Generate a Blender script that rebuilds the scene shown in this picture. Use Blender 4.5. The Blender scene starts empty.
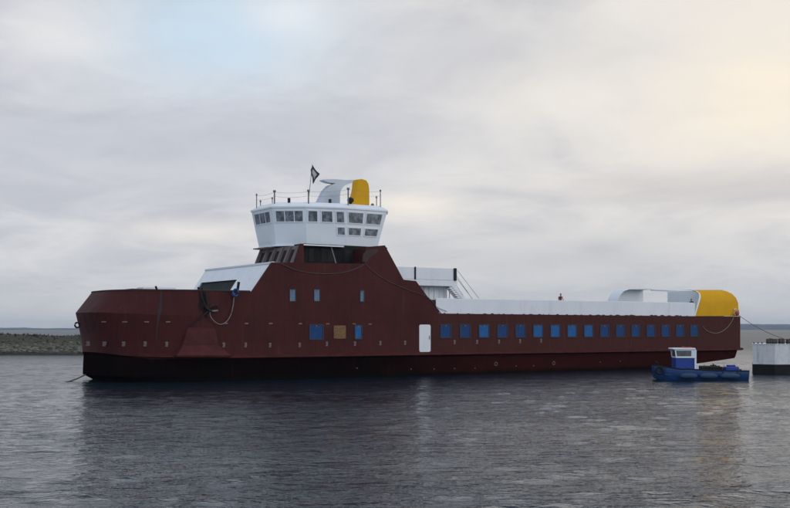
import bpy, math, random
from mathutils import Vector, Matrix, noise
random.seed(7)
sc = bpy.context.scene
C = sc.collection
R = math.radians

# ------------------------------------------------------------------ the place, in metres
CAM_H = 4.5                      # eye height over the water
F = 1097.0                       # lens, in pixels of the 790 px wide photograph
HOR = 329.0                      # horizon row
HB = 7.5                         # half the beam of the ferry
D = (0.836, 0.5487)              # along the ferry, bow to stern
N = (-0.5487, 0.836)             # across it, away from the quay
O = (8.3 + HB * N[0], 109.9 + HB * N[1])
ANG = math.atan2(D[1], D[0])


def at(x, y, c):
    """ship point (s, z) seen at photo position x, y on the ship's plane c"""
    u = (x - 395) / F
    Y = (c + O[0] * N[0] + O[1] * N[1]) / (u * N[0] + N[1])
    X = u * Y
    return ((X - O[0]) * D[0] + (Y - O[1]) * D[1], CAM_H + (HOR - y) / F * Y)


def world(s, c, z):
    return Vector((O[0] + s * D[0] + c * N[0], O[1] + s * D[1] + c * N[1], z))


# ------------------------------------------------------------------ materials
def mat(name, col, rough=0.5, metal=0.0, col2=None, scale=1.0, stretch=(1, 1, 1), bump=0.0, bscale=8.0,
        coat=0.0, detail=6, contrast=(0.35, 0.7), spec=0.5, dirt=None, dscale=0.6):
    m = bpy.data.materials.new(name)
    m.use_nodes = True
    nt = m.node_tree
    n, l = nt.nodes, nt.links
    b = n['Principled BSDF']
    b.inputs['Base Color'].default_value = (*col, 1)
    b.inputs['Roughness'].default_value = rough
    b.inputs['Metallic'].default_value = metal
    b.inputs['Specular IOR Level'].default_value = spec
    b.inputs['Coat Weight'].default_value = coat
    tc = n.new('ShaderNodeTexCoord')
    mp = n.new('ShaderNodeMapping')
    mp.inputs['Scale'].default_value = stretch
    l.new(tc.outputs['Object'], mp.inputs['Vector'])
    if col2:
        t = n.new('ShaderNodeTexNoise')
        t.inputs['Scale'].default_value = scale
        t.inputs['Detail'].default_value = detail
        t.inputs['Roughness'].default_value = 0.62
        l.new(mp.outputs[0], t.inputs['Vector'])
        r = n.new('ShaderNodeMapRange')
        r.inputs['From Min'].default_value = contrast[0]
        r.inputs['From Max'].default_value = contrast[1]
        l.new(t.outputs['Fac'], r.inputs['Value'])
        mx = n.new('ShaderNodeMix')
        mx.data_type = 'RGBA'
        mx.inputs['A'].default_value = (*col, 1)
        mx.inputs['B'].default_value = (*col2, 1)
        l.new(r.outputs[0], mx.inputs['Factor'])
        out = mx.outputs['Result']
        if dirt:
            t2 = n.new('ShaderNodeTexNoise')
            t2.inputs['Scale'].default_value = dscale
            t2.inputs['Detail'].default_value = 8
            t2.inputs['Roughness'].default_value = 0.7
            mp2 = n.new('ShaderNodeMapping')
            mp2.inputs['Scale'].default_value = (1.6, 1.6, 0.25)
            l.new(tc.outputs['Object'], mp2.inputs['Vector'])
            l.new(mp2.outputs[0], t2.inputs['Vector'])
            r2 = n.new('ShaderNodeMapRange')
            r2.inputs['From Min'].default_value = 0.54
            r2.inputs['From Max'].default_value = 0.74
            r2.inputs['To Max'].default_value = 0.75
            l.new(t2.outputs['Fac'], r2.inputs['Value'])
            m2 = n.new('ShaderNodeMix')
            m2.data_type = 'RGBA'
            l.new(r2.outputs[0], m2.inputs['Factor'])
            l.new(out, m2.inputs['A'])
            m2.inputs['B'].default_value = (*dirt, 1)
            out = m2.outputs['Result']
        l.new(out, b.inputs['Base Color'])
        rr = n.new('ShaderNodeMapRange')
        rr.inputs['To Min'].default_value = max(0.05, rough - 0.1)
        rr.inputs['To Max'].default_value = min(1, rough + 0.12)
        l.new(t.outputs['Fac'], rr.inputs['Value'])
        l.new(rr.outputs[0], b.inputs['Roughness'])
    if bump:
        t3 = n.new('ShaderNodeTexNoise')
        t3.inputs['Scale'].default_value = bscale
        t3.inputs['Detail'].default_value = 3
        l.new(mp.outputs[0], t3.inputs['Vector'])
        bp = n.new('ShaderNodeBump')
        bp.inputs['Strength'].default_value = 1
        bp.inputs['Distance'].default_value = bump
        l.new(t3.outputs['Fac'], bp.inputs['Height'])
        l.new(bp.outputs[0], b.inputs['Normal'])
    return m


def hull_paint():
    """red primer with welded plate seams and patches; below the rubbing strake oxide red aft, near black forward with shade put into the paint"""
    m = mat('hull_red_paint', (0.070, 0.0125, 0.0115), 0.6, col2=(0.047, 0.0092, 0.0088), scale=0.45,
            stretch=(1, 1, .6), bump=0.06, bscale=0.9, dirt=(0.036, 0.013, 0.013), spec=0.16)
    nt = m.node_tree
    n, l = nt.nodes, nt.links
    b = n['Principled BSDF']
    old = b.inputs['Base Color'].links[0].from_socket
    tc = n.new('ShaderNodeTexCoord')
    sx = n.new('ShaderNodeSeparateXYZ')
    l.new(tc.outputs['Object'], sx.inputs[0])

    def math_(op, a, bb=None, c=None):
        k = n.new('ShaderNodeMath')
        k.operation = op
        for i, v in enumerate((a, bb, c)):
            if v is None:
                continue
            if isinstance(v, (int, float)):
                k.inputs[i].default_value = v
            else:
                l.new(v, k.inputs[i])
        return k.outputs[0]
    # aft plating is a browner, drier coat
    aft = n.new('ShaderNodeMapRange')
    aft.inputs['From Min'].default_value = -7.2
    aft.inputs['From Max'].default_value = -5.0
    l.new(sx.outputs[0], aft.inputs['Value'])
    ma = n.new('ShaderNodeMix')
    ma.data_type = 'RGBA'
    l.new(math_('MULTIPLY', aft.outputs[0], 0.8), ma.inputs['Factor'])
    l.new(old, ma.inputs['A'])
    mb = n.new('ShaderNodeMix')
    mb.data_type = 'RGBA'
    t = n.new('ShaderNodeTexNoise')
    t.inputs['Scale'].default_value = 0.5
    t.inputs['Detail'].default_value = 6
    l.new(tc.outputs['Object'], t.inputs['Vector'])
    l.new(t.outputs['Fac'], mb.inputs['Factor'])
    mb.inputs['A'].default_value = (0.070, 0.0145, 0.0125, 1)
    mb.inputs['B'].default_value = (0.058, 0.0155, 0.0135, 1)
    l.new(mb.outputs['Result'], ma.inputs['B'])
    # plate seams: every 3.1 m along, 1.75 m up
    fx = math_('ABSOLUTE', math_('SUBTRACT', math_('FRACT', math_('DIVIDE', sx.outputs[0], 3.1)), 0.5))
    fz = math_('ABSOLUTE', math_('SUBTRACT', math_('FRACT', math_('DIVIDE', sx.outputs[2], 1.75)), 0.5))
    seam = math_('MAXIMUM', math_('GREATER_THAN', fx, 0.488), math_('GREATER_THAN', fz, 0.484))
    ms = n.new('ShaderNodeMix')
    ms.data_type = 'RGBA'
    l.new(math_('MULTIPLY', seam, 0.38), ms.inputs['Factor'])
    l.new(ma.outputs['Result'], ms.inputs['A'])
    ms.inputs['B'].default_value = (0.020, 0.008, 0.008, 1)
    # boot top: dark paint, shade under the strake put into its forward colour
    low = math_('LESS_THAN', sx.outputs[2], math_('ADD', 1.93, math_('MULTIPLY', math_('MAXIMUM', math_('SUBTRACT', -33.6, sx.outputs[0]), 0), 0.17)))
    mo = n.new('ShaderNodeMix')
    mo.data_type = 'RGBA'
    fr = n.new('ShaderNodeMapRange')
    fr.interpolation_type = 'SMOOTHSTEP'
    fr.inputs['From Min'].default_value = -16
    fr.inputs['From Max'].default_value = 6
    l.new(sx.outputs[0], fr.inputs['Value'])
    l.new(math_('ADD', fr.outputs[0], math_('MULTIPLY', math_('SUBTRACT', t.outputs['Fac'], 0.5), 0.5)), mo.inputs['Factor'])
    mo.inputs['A'].default_value = (0.006, 0.0035, 0.0035, 1)
    mo.inputs['B'].default_value = (0.042, 0.0100, 0.0095, 1)
    mf = n.new('ShaderNodeMix')
    mf.data_type = 'RGBA'
    l.new(low, mf.inputs['Factor'])
    l.new(ms.outputs['Result'], mf.inputs['A'])
    l.new(mo.outputs['Result'], mf.inputs['B'])
    # run-off streaks down the side, paler chalky and darker rusty
    mp = n.new('ShaderNodeMapping'); mp.inputs['Scale'].default_value = (2.2, 2.2, .16)
    l.new(tc.outputs['Object'], mp.inputs['Vector'])
    ts = n.new('ShaderNodeTexNoise'); ts.inputs['Scale'].default_value = 1.4; ts.inputs['Detail'].default_value = 5
    l.new(mp.outputs[0], ts.inputs['Vector'])
    r1 = n.new('ShaderNodeMapRange'); r1.inputs['From Min'].default_value = .58; r1.inputs['From Max'].default_value = .80
    l.new(math_('MULTIPLY', ts.outputs['Fac'], math_('ADD', .75, math_('MULTIPLY', t.outputs['Fac'], .5))), r1.inputs['Value'])
    mk = n.new('ShaderNodeMix'); mk.data_type = 'RGBA'
    l.new(math_('MULTIPLY', r1.outputs[0], math_('SUBTRACT', .30, math_('MULTIPLY', low, .20))), mk.inputs['Factor'])
    l.new(mf.outputs['Result'], mk.inputs['A']); mk.inputs['B'].default_value = (0.115, 0.048, 0.042, 1)
    # wet weedy line just over the water
    wl = n.new('ShaderNodeMapRange'); wl.inputs['From Min'].default_value = .45; wl.inputs['From Max'].default_value = .12
    l.new(math_('ADD', sx.outputs[2], math_('MULTIPLY', math_('SUBTRACT', t.outputs['Fac'], .5), .5)), wl.inputs['Value'])
    mw = n.new('ShaderNodeMix'); mw.data_type = 'RGBA'
    l.new(math_('MULTIPLY', wl.outputs[0], .8), mw.inputs['Factor'])
    l.new(mk.outputs['Result'], mw.inputs['A']); mw.inputs['B'].default_value = (0.006, 0.007, 0.005, 1)
    l.new(mw.outputs['Result'], b.inputs['Base Color'])
    l.new(math_('MULTIPLY', math_('SUBTRACT', 1, low), .16), b.inputs['Specular IOR Level'])
    return m


M = {}
M['red'] = hull_paint()
M['red2'] = mat('red_primer_patch', (0.085, 0.0150, 0.0150), 0.6, col2=(0.052, 0.0100, 0.0100), scale=1.2, spec=.2)
M['white'] = mat('white_paint', (0.80, 0.82, 0.85), 0.42, col2=(0.74, 0.77, 0.81), scale=0.5, stretch=(1, 1, 0.5),
                 bump=0.012, bscale=1.2, dirt=(0.64, 0.65, 0.66), dscale=0.8)
M['white2'] = mat('white_smooth_paint', (0.80, 0.83, 0.86), 0.35, col2=(0.75, 0.79, 0.83), scale=0.4, bump=0.006, bscale=1.5)
M['yellow'] = mat('yellow_paint', (0.72, 0.37, 0.003), 0.55, col2=(0.64, 0.325, 0.003), scale=0.7, bump=0.006, bscale=1.5, spec=0.15)
M['dark'] = mat('dark_steel', (0.016, 0.014, 0.014), 0.7, col2=(0.03, 0.026, 0.024), scale=1.5, spec=.2)
M['recess'] = mat('unpainted_dark_plate', (0.014, 0.015, 0.015), 0.7, col2=(0.008, 0.009, 0.009), scale=0.8, spec=.15)
M['brown'] = mat('grey_brown_primer', (0.155, 0.115, 0.11), 0.7, col2=(0.10, 0.075, 0.072), scale=1.5, stretch=(1, 1, .3))
M['mastshade'] = mat('shade_toned_mast_paint', (0.50, 0.55, 0.62), 0.4, col2=(0.44, 0.49, 0.56), scale=.6, bump=.006, bscale=1.5)  # shaded tone of the mast put into its base colour
M['grease'] = mat('scorched_grey_primer', (0.060, 0.034, 0.034), 0.8, col2=(0.036, 0.020, 0.020), scale=2)
M['deck'] = mat('deck_grey_paint', (0.16, 0.18, 0.17), 0.7, col2=(0.11, 0.13, 0.12), scale=0.7)
M['steel'] = mat('galvanised_steel', (0.20, 0.20, 0.21), 0.5, 0.3, col2=(0.12, 0.12, 0.12), scale=3)
M['glass'] = mat('wheelhouse_glass', (0.06, 0.072, 0.085), 0.2, col2=(0.26, 0.29, 0.32), scale=2.2,
                 stretch=(1, 1, 0.7), contrast=(0.40, 0.66), detail=4)
M['opening'] = mat('dark_tinted_opening', (0.028, 0.034, 0.034), 0.7, col2=(0.016, 0.020, 0.020), scale=0.4, spec=.15)
M['film'] = mat('bright_blue_film', (0.010, 0.085, 0.26), 0.4, col2=(0.014, 0.13, 0.36), scale=2.3, spec=.18, bump=.03, bscale=3.0)
M['film2'] = mat('deep_blue_film', (0.006, 0.038, 0.140), 0.45, col2=(0.008, 0.060, 0.20), scale=2.3, spec=.18, bump=.03, bscale=3.0)
M['film3'] = mat('pale_blue_film', (0.045, 0.11, 0.19), 0.3, col2=(0.07, 0.16, 0.26), scale=2)
M['frame'] = mat('window_frame_dark_teal', (0.016, 0.028, 0.038), 0.6)
M['mark'] = mat('chalk_white_marks', (0.20, 0.155, 0.155), 0.8)
M['ymark'] = mat('ochre_marks', (0.22, 0.13, 0.055), 0.8)
M['board'] = mat('ochre_plywood', (0.21, 0.115, 0.04), 0.8, col2=(0.10, 0.05, 0.03), scale=4, contrast=(0.5, 0.65), stretch=(1, 1, 2))
M['rope'] = mat('pale_rope', (0.26, 0.23, 0.215), 0.9)
M['rope2'] = mat('worn_dark_rope', (0.10, 0.085, 0.08), 0.9)
M['rubber'] = mat('black_rubber', (0.012, 0.012, 0.012), 0.8, col2=(0.025, 0.024, 0.023), scale=3, spec=.2)
M['smear'] = mat('grey_green_canvas', (0.040, 0.030, 0.029), 0.9, col2=(0.022, 0.016, 0.016), scale=3)
M['orange'] = mat('orange_red_plastic', (0.42, 0.06, 0.035), 0.5)
M['bluerope'] = mat('blue_rope', (0.03, 0.12, 0.32), 0.8)
M['boatblue'] = mat('workboat_blue_paint', (0.010, 0.060, 0.20), 0.5, col2=(0.008, 0.038, 0.13), scale=2, dirt=(0.03, 0.05, 0.08), dscale=2)
M['cabblue'] = mat('cabin_blue_paint', (0.010, 0.045, 0.30), 0.45, col2=(0.010, 0.038, 0.22), scale=2)
M['fender'] = mat('fender_blue_canvas', (0.020, 0.050, 0.11), 0.8, col2=(0.035, 0.070, 0.13), scale=4)
M['boatdeck'] = mat('workboat_deck', (0.07, 0.08, 0.09), 0.8, col2=(0.04, 0.05, 0.05), scale=3)
M['cabglass'] = mat('cabin_glass', (0.05, 0.055, 0.06), 0.12, col2=(0.14, 0.14, 0.14), scale=1.5)
M['pontwhite'] = mat('pontoon_white_paint', (0.74, 0.73, 0.73), 0.6, col2=(0.66, 0.65, 0.65), scale=1.5, dirt=(0.34, 0.32, 0.30), dscale=1.2, bump=0.01)
M['pontblack'] = mat('pontoon_black_paint', (0.008, 0.009, 0.009), 0.6, col2=(0.018, 0.020, 0.017), scale=2, spec=.15)
M['timber'] = mat('weathered_timber', (0.10, 0.09, 0.07), 0.85, col2=(0.045, 0.04, 0.032), scale=3, stretch=(4, 4, 0.6))
M['cloth_dark'] = mat('dark_clothing', (0.035, 0.033, 0.038), 0.9)
M['cloth_red'] = mat('dull_red_workwear', (0.16, 0.04, 0.035), 0.9)
M['skin'] = mat('skin', (0.42, 0.25, 0.18), 0.6)
M['hair'] = mat('dark_hair', (0.03, 0.022, 0.018), 0.8)
M['flag_dark'] = mat('flag_dark_cloth', (0.028, 0.030, 0.040), 0.85)
M['flag_light'] = mat('flag_pale_cloth', (0.38, 0.40, 0.42), 0.85)


# ------------------------------------------------------------------ mesh helper
class MB:
    def __init__(self):
        self.v, self.f, self.m = [], [], []

    def add(self, vs, fs, mi=0):
        k = len(self.v)
        self.v += [tuple(p) for p in vs]
        self.f += [tuple(i + k for i in q) for q in fs]
        self.m += [mi] * len(fs)
        return self

    def box(self, x0, x1, y0, y1, z0, z1, mi=0, bev=0.0):
        if bev <= 0:
            vs = [(x, y, z) for z in (z0, z1) for y in (y0, y1) for x in (x0, x1)]
            return self.add(vs, [(0, 2, 3, 1), (4, 5, 7, 6), (0, 1, 5, 4), (2, 6, 7, 3), (0, 4, 6, 2), (1, 3, 7, 5)], mi)
        b = bev
        ring = lambda z, i: [(x0 + i, y0 + i + b, z), (x0 + i + b, y0 + i, z), (x1 - i - b, y0 + i, z), (x1 - i, y0 + i + b, z),
                             (x1 - i, y1 - i - b, z), (x1 - i - b, y1 - i, z), (x0 + i + b, y1 - i, z), (x0 + i, y1 - i - b, z)]
        rows = [ring(z0, b * .7), ring(z0 + b, 0), ring(z1 - b, 0), ring(z1, b * .7)]
        return self.loft(rows, True, True, mi)

    def loft(self, rows, closed=True, caps=False, mi=0):
        n = len(rows[0])
        vs = [p for r in rows for p in r]
        fs = []
        for j in range(len(rows) - 1):
            for i in range(n if closed else n - 1):
                a, b = j * n + i, j * n + (i + 1) % n
                fs.append((a, b, b + n, a + n))
        if caps:
            fs.append(tuple(range(n))[::-1])
            fs.append(tuple(range((len(rows) - 1) * n, len(rows) * n)))
        return self.add(vs, fs, mi)

    def prism_c(self, pts, c0, c1, mi=0):
        """polygon of (s, z) extruded across the ship"""
        return self.loft([[(s, c0, z) for s, z in pts], [(s, c1, z) for s, z in pts]], True, True, mi)

    def prism_z(self, pts, z0, z1, mi=0):
        return self.loft([[(x, y, z0) for x, y in pts], [(x, y, z1) for x, y in pts]], True, True, mi)

    def tube(self, path, r, seg=8, mi=0):
        path = [Vector(p) for p in path]
        rows = []
        for i, p in enumerate(path):
            t = (path[min(i + 1, len(path) - 1)] - path[max(i - 1, 0)]).normalized()
            a = t.cross(Vector((0, 0, 1)) if abs(t.z) < 0.95 else Vector((1, 0, 0))).normalized()
            b = t.cross(a)
            rr = r[i] if isinstance(r, (list, tuple)) else r
            rows.append([p + (a * math.cos(k * 2 * math.pi / seg) + b * math.sin(k * 2 * math.pi / seg)) * rr for k in range(seg)])
        return self.loft(rows, True, True, mi)

    def blob(self, cx, cy, cz, rx, ry, rz, mi=0, nu=12, nv=8, jit=0.0, sq=1.0):
        rows = []
        for j in range(nv + 1):
            th = math.pi * (j + 0.02) / (nv + .04)
            row = []
            for i in range(nu):
                ph = 2 * math.pi * i / nu
                k = 1 + random.uniform(-jit, jit)
                f_ = lambda q: math.copysign(abs(q) ** sq, q)
                row.append((cx + rx * k * f_(math.sin(th)) * f_(math.cos(ph)), cy + ry * k * f_(math.sin(th)) * f_(math.sin(ph)), cz - rz * k * f_(math.cos(th))))
            rows.append(row)
        return self.loft(rows, True, True, mi)

    def build(self, name, mats, parent=None, smooth=None):
        me = bpy.data.meshes.new(name)
        me.from_pydata(self.v, [], self.f)
        for m in (mats if isinstance(mats, (list, tuple)) else [mats]):
            me.materials.append(m)
        me.polygons.foreach_set('material_index', self.m)
        import bmesh
        bm = bmesh.new()
        bm.from_mesh(me)
        bmesh.ops.remove_doubles(bm, verts=bm.verts, dist=0.0005)
        bmesh.ops.recalc_face_normals(bm, faces=bm.faces)
        bm.to_mesh(me)
        bm.free()
        if smooth is not None:
            for p in me.polygons:
                p.use_smooth = True
            me.set_sharp_from_angle(angle=R(smooth))
        me.update()
        o = bpy.data.objects.new(name, me)
        C.objects.link(o)
        if parent:
            o.parent = parent
        return o


def tag(o, label=None, cat=None, group=None, kind=None):
    for k, v in (('label', label), ('category', cat), ('group', group), ('kind', kind)):
        if v:
            o[k] = v
    return o


def empty(name, loc, rz, label, cat, group=None):
    o = bpy.data.objects.new(name, None)
    C.objects.link(o)
    o.location = loc
    o.rotation_euler = (0, 0, rz)
    return tag(o, label, cat, group)


def dup(o, parent, loc=None):
    c = o.copy()
    C.objects.link(c)
    c.parent = parent
    if loc is not None:
        c.location = loc
    for ch in list(o.children):
        dup(ch, c)
    return c


def smoothpath(pts, n=8):
    out = []
    P = [Vector(p) for p in pts]
    for i in range(len(P) - 1):
        a, b, c, d = P[max(i - 1, 0)], P[i], P[i + 1], P[min(i + 2, len(P) - 1)]
        for k in range(n):
            t = k / n
            out.append(0.5 * ((2 * b) + (c - a) * t + (2 * a - 5 * b + 4 * c - d) * t * t + (3 * b - a - 3 * c + d) * t ** 3))
    out.append(P[-1])
    return out


# ------------------------------------------------------------------ FERRY
ferry = empty('ferry', (O[0], O[1], 0), ANG, 'large dark red unfinished car ferry with white wheelhouse and yellow hood at its stern', 'ferry')

S0 = -24.4
# level: z, half breadth, stem position, stern position
LV = [(-0.9, 6.5, -34.3, 38.6), (0.0, 6.9, -36.1, 39.0), (0.5, 7.02, -37.0, 39.2), (1.2, 7.1, -36.95, 39.3), (1.95, 7.15, -36.9, 39.6),
      (2.02, 7.5, -36.95, 39.7), (3.2, 7.5, -37.05, 39.7), (4.4, 7.5, -37.3, 39.7), (5.6, 7.5, -37.6, 39.7)]
BOWN = 26
KEXP = 0.62


def sheer(s):
    return 0.36 * max(0.0, (-26 - s) / 12.0) ** 2 if s < -26 else 0.0


def col_points(z, B, sb, se):
    """half a waterline, stem to stern: (s, halfwidth, z)"""
    out = []
    for i in range(BOWN + 1):
        th = math.pi / 2 * (1 - i / BOWN)
        s = S0 + (sb - S0) * math.sin(th)
        b = B * max(0.0, math.cos(th)) ** KEXP if i else 0.0
        out.append((s, b))
    s = S0
    st = [-18, -12, -6, 0, 6, 12, 18, 24, 27, 30, 33, 36, 38]
    out += [(q, B) for q in st] + [(se, B - 0.05)]
    res = []
    for s, b in out:
        zz = z + (sheer(s) if z > 0.6 else 0)
        if s > 22:
            zb = -0.45 + (s - 22) / 16.5 * 1.4
            if z < zb:
                zz = zb
        res.append((s, b, zz))
    return res


def side_at(s, z):
    """half breadth of the hull at a ship position"""
    def half(lv):
        p = col_points(*lv)
        for a, b in zip(p, p[1:]):
            if a[0] <= s <= b[0]:
                t = (s - a[0]) / max(1e-6, b[0] - a[0])
                return a[1] + (b[1] - a[1]) * t
        return 0.0 if s < p[0][0] else p[-1][1]
    zz = z - sheer(s)
    if zz >= 5.6:
        t = min(1, (zz - 5.6) / 2.2)
        return half(LV[-1]) * (1 - t) + half((7.8, 7.5, -36.1, 39.7)) * t if s < -24.9 else 7.5
    for a, b in zip(LV, LV[1:]):
        if a[0] <= zz <= b[0]:
            t = (zz - a[0]) / (b[0] - a[0])
            return half(a) * (1 - t) + half(b) * t
    return half(LV[0])


rows = []
for lv in LV:
    p = col_points(*lv)
    rows.append([(s, -b, z) for s, b, z in p][::-1] + [(s, b, z) for s, b, z in p][1:])
mb = MB().loft(rows, closed=True)
# bottom
p0 = col_points(*LV[0])
nb_ = len(p0)
bot = [(s, -b, z) for s, b, z in p0]
bot2 = [(s, b, z) for s, b, z in p0]
mb.loft([bot, bot2], closed=False)
mb.build('hull', M['red'], ferry, 28)

# rubbing strake
mb = MB()
for sg in (-1, 1):
    prof = []
    for k in range(60):
        s = -34.6 + (39.9 + 34.6) * k / 59
        b = side_at(min(s, 39.6), 2.1 + sheer(s))
        e = 0.22
        zz = sheer(s)
        prof.append([(s, sg * (b - 0.05), 1.96 + zz), (s, sg * (b + e), 2.0 + zz), (s, sg * (b + e), 2.20 + zz), (s, sg * (b - 0.05), 2.30 + zz)])
    mb.loft(prof, True, True)
mb.box(39.6, 40.2, -7.5, 7.5, 2.02, 2.22)
mb.build('rubbing_strake', M['red2'], ferry, 30)

# raised bow bulwark leaning inboard over the knuckle
low = [(s, b, z) for s, b, z in col_points(*LV[-1]) if s < -24.41]
hi = col_points(7.8, 7.5, -36.1, 39.7)[:len(low)]
low2 = []
hi2 = []
for (s, b, z), (s2, b2, z2) in zip(low, hi):
    low2.append((s, b, z))
    hi2.append((s2, b2, 7.8))
low2.append((-24.0, 7.5, 5.6)); hi2.append((-24.0, 7.5, 7.8))
full = lambda P: [(s, -b, z) for s, b, z in P][::-1] + [(s, b, z) for s, b, z in P][1:]
inset = lambda P: [(s + 0.12, max(0, b - 0.25), z) for s, b, z in P]
mb = MB().loft([full(low2), full(hi2), full(inset(hi2)), full(inset(low2))], closed=False)
mb.build('bow_bulwark', M['red'], ferry, 40)
# capping on it
mb = MB()
for P in (hi2,):
    q = [v for v in full(P) if v[0] < -24.9 or v[1] > 0]
    mb.tube([(s, c, z + 0.02) for s, c, z in q], 0.07, 6)
mb.build('bulwark_capping', M['grease'], ferry, 40)

# side plating of the superstructure, both sides
sp = [(-24.93, 5.6), (-24.93, 7.8), (-23.0, 10.42), (-13.3, 10.62), (-13.15, 12.05), (-12.85, 12.22), (-11.06, 12.42), (-8.95, 9.22),
      (-7.5, 9.13), (-5.86, 7.35), (-5.2, 7.35), (-5.15, 6.62), (-4.7, 6.02), (31.7, 5.98), (39.65, 6.02), (39.65, 5.6)]
MB().prism_c(sp, -7.5, -7.3).build('side_plating', M['red'], ferry)
MB().prism_c([(-24.1, 5.6), (-24.1, 7.8), (-23.6, 7.8), (-22.2, 10.3)] + sp[3:], 7.5, 7.3).build('side_plating', M['red'], ferry)
MB().box(39.45, 39.65, -7.29, 7.29, 5.6, 6.0).build('stern_plating', M['red'], ferry)
# decks
pl = [(s + .3, b - 0.5) for s, b, z in hi2 if b > 0.9]
MB().prism_z([(s, -b) for s, b in pl] + [(s, b) for s, b in pl[::-1]], 6.5, 6.56).build('foredeck', M['deck'], ferry)
MB().box(-24.0, 39.4, -7.28, 7.28, 6.50 - 0.9, 5.66).build('main_deck', M['deck'], ferry)
MB().box(-7.0, 37.5, -7.0, 7.0, 6.44, 6.52).build('upper_deck', M['deck'], ferry)
MB().box(-22.6, -10.0, -7.28, 7.28, 10.0, 10.3).build('bridge_deck', M['recess'], ferry)

# white sloping front casing with its dark opening
def slope(c, z, off=0.0):
    s = -24.75 + (z - 7.6) / 2.9 * 1.95 - off
    return (s, c, z)
mb = MB()
cs = [-7.28, -1.6, -1.2, 6.3, 7.28]
for a, b, z0, z1 in [(-7.28, -1.9, 5.7, 10.5), (-1.9, 6.4, 9.08, 10.5), (6.4, 7.28, 5.7, 10.5)]:
    mb.loft([[slope(a, z0), slope(b, z0), slope(b, z1), slope(a, z1)], [slope(a, z0, -.2), slope(b, z0, -.2), slope(b, z1, -.2), slope(a, z1, -.2)]], True, True)
MBF = mb.build('front_casing', M['white'], ferry)
MB().loft([[slope(-2.0, 5.8, -.16), slope(6.5, 5.8, -.16), slope(6.5, 9.2, -.16), slope(-2.0, 9.2, -.16)],
           [slope(-2.0, 5.8, -.24), slope(6.5, 5.8, -.24), slope(6.5, 9.2, -.24), slope(-2.0, 9.2, -.24)]], True, True).build('front_opening', M['opening'], ferry)
MB().box(-23.0, -20.0, -7.25, 7.25, 10.32, 10.46).build('casing_roof', M['white'], ferry)

# ---- deckhouse below the wheelhouse: leaning grey-brown front wall with slots
def line_s(x, c):
    return at(x, 300, c)[0]
dh = [(-15.0, 2.2), (line_s(253, 1.5), 1.5), (line_s(292, -5.6), -5.6)]
def dhp(i, j, u, z, off=0.0):
    a, b = dh[i], dh[j]
    s = a[0] + (b[0] - a[0]) * u + (z - 10.3) * 0.42
    c = a[1] + (b[1] - a[1]) * u
    return (s - off, c, z)
mb = MB()
for i in (0, 1):
    mb.loft([[dhp(i, i + 1, 0, 10.3), dhp(i, i + 1, 1, 10.3), dhp(i, i + 1, 1, 12.2), dhp(i, i + 1, 0, 12.2)],
             [dhp(i, i + 1, 0, 10.3, -.15), dhp(i, i + 1, 1, 10.3, -.15), dhp(i, i + 1, 1, 12.2, -.15), dhp(i, i + 1, 0, 12.2, -.15)]], True, True, 0)
# ribs between slots
for k in range(6):
    u = 0.02 + k * 0.19
    mb.loft([[dhp(1, 2, u, 10.3, .14), dhp(1, 2, u + .035, 10.3, .14), dhp(1, 2, u + .035, 12.2, .14), dhp(1, 2, u, 12.2, .14)],
             [dhp(1, 2, u, 10.3, 0), dhp(1, 2, u + .035, 10.3, 0), dhp(1, 2, u + .035, 12.2, 0), dhp(1, 2, u, 12.2, 0)]], True, True, 0)
front = mb.build('deckhouse_front', M['brown'], ferry)
for k in range(5):
    u = 0.085 + k * 0.19
    m2 = MB()
    m2.loft([[dhp(1, 2, u, 10.6, .03), dhp(1, 2, u + .07, 10.6, .03), dhp(1, 2, u + .07, 11.85, .03), dhp(1, 2, u, 11.85, .03)],
             [dhp(1, 2, u, 10.6, -.01), dhp(1, 2, u + .07, 10.6, -.01), dhp(1, 2, u + .07, 11.85, -.01), dhp(1, 2, u, 11.85, -.01)]], True, True, 0)
    m2.build('slot', M['recess'], front)
MB().prism_z([(-15, 2.6), (line_s(253, 1.6), 1.6), (line_s(268, -1.2), -1.2), (-15, -1.2)], 12.2, 12.3).build('visor_ledge', M['brown'], ferry)
# red wing plate next to it and the dark open recess aft of it
a0 = at(293.5, 262.5, -5.8); a1 = at(300.5, 246, -5.8); a2 = at(303.5, 245, -5.8); a3 = at(304.5, 262.5, -5.8)
MB().prism_c([(a0[0], 10.2), (a1[0], 12.35), (a2[0], 12.35), (a3[0], 10.2)], -5.8, -5.6).build('wing_plate', M['red'], ferry)
MB().prism_z([(line_s(304, -5.0), -5.0), (-9.2, -5.0), (-9.2, 5.0), (-14.0, 5.0), (-18.6, .5)], 10.3, 12.45).build('deckhouse', M['recess'], ferry)
MB().prism_c([(-13.1, 10.31), (-13.0, 12.1), (-11.1, 12.3), (-9.85, 10.31)], -7.28, 7.28).build('funnel_casing', M['red'], ferry)
for x, w in ((311, .5), (327, 1.3), (350, 1.3)):
    s = line_s(x, -5.0)
    MB().box(s - w / 2, s + w / 2, -5.05, -4.98, 10.8, 12.0).build('window', M['dark'], ferry)
s = line_s(338, -6.6)
MB().tube([(s, -6.4, 10.3), (s, -5.2, 12.45)], 0.06).build('pillar', M['steel'], ferry)
# scorched patch where the casing was cut
q = [at(x, y, -7.54) for x, y in ((362.5, 262), (363.5, 254), (367, 250), (374, 249), (379, 249.5), (377, 253), (371, 256), (367, 262))]
MB().prism_c(q, -7.51, -7.5 + 0.02).build('scorched_patch', M['grease'], ferry)

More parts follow.
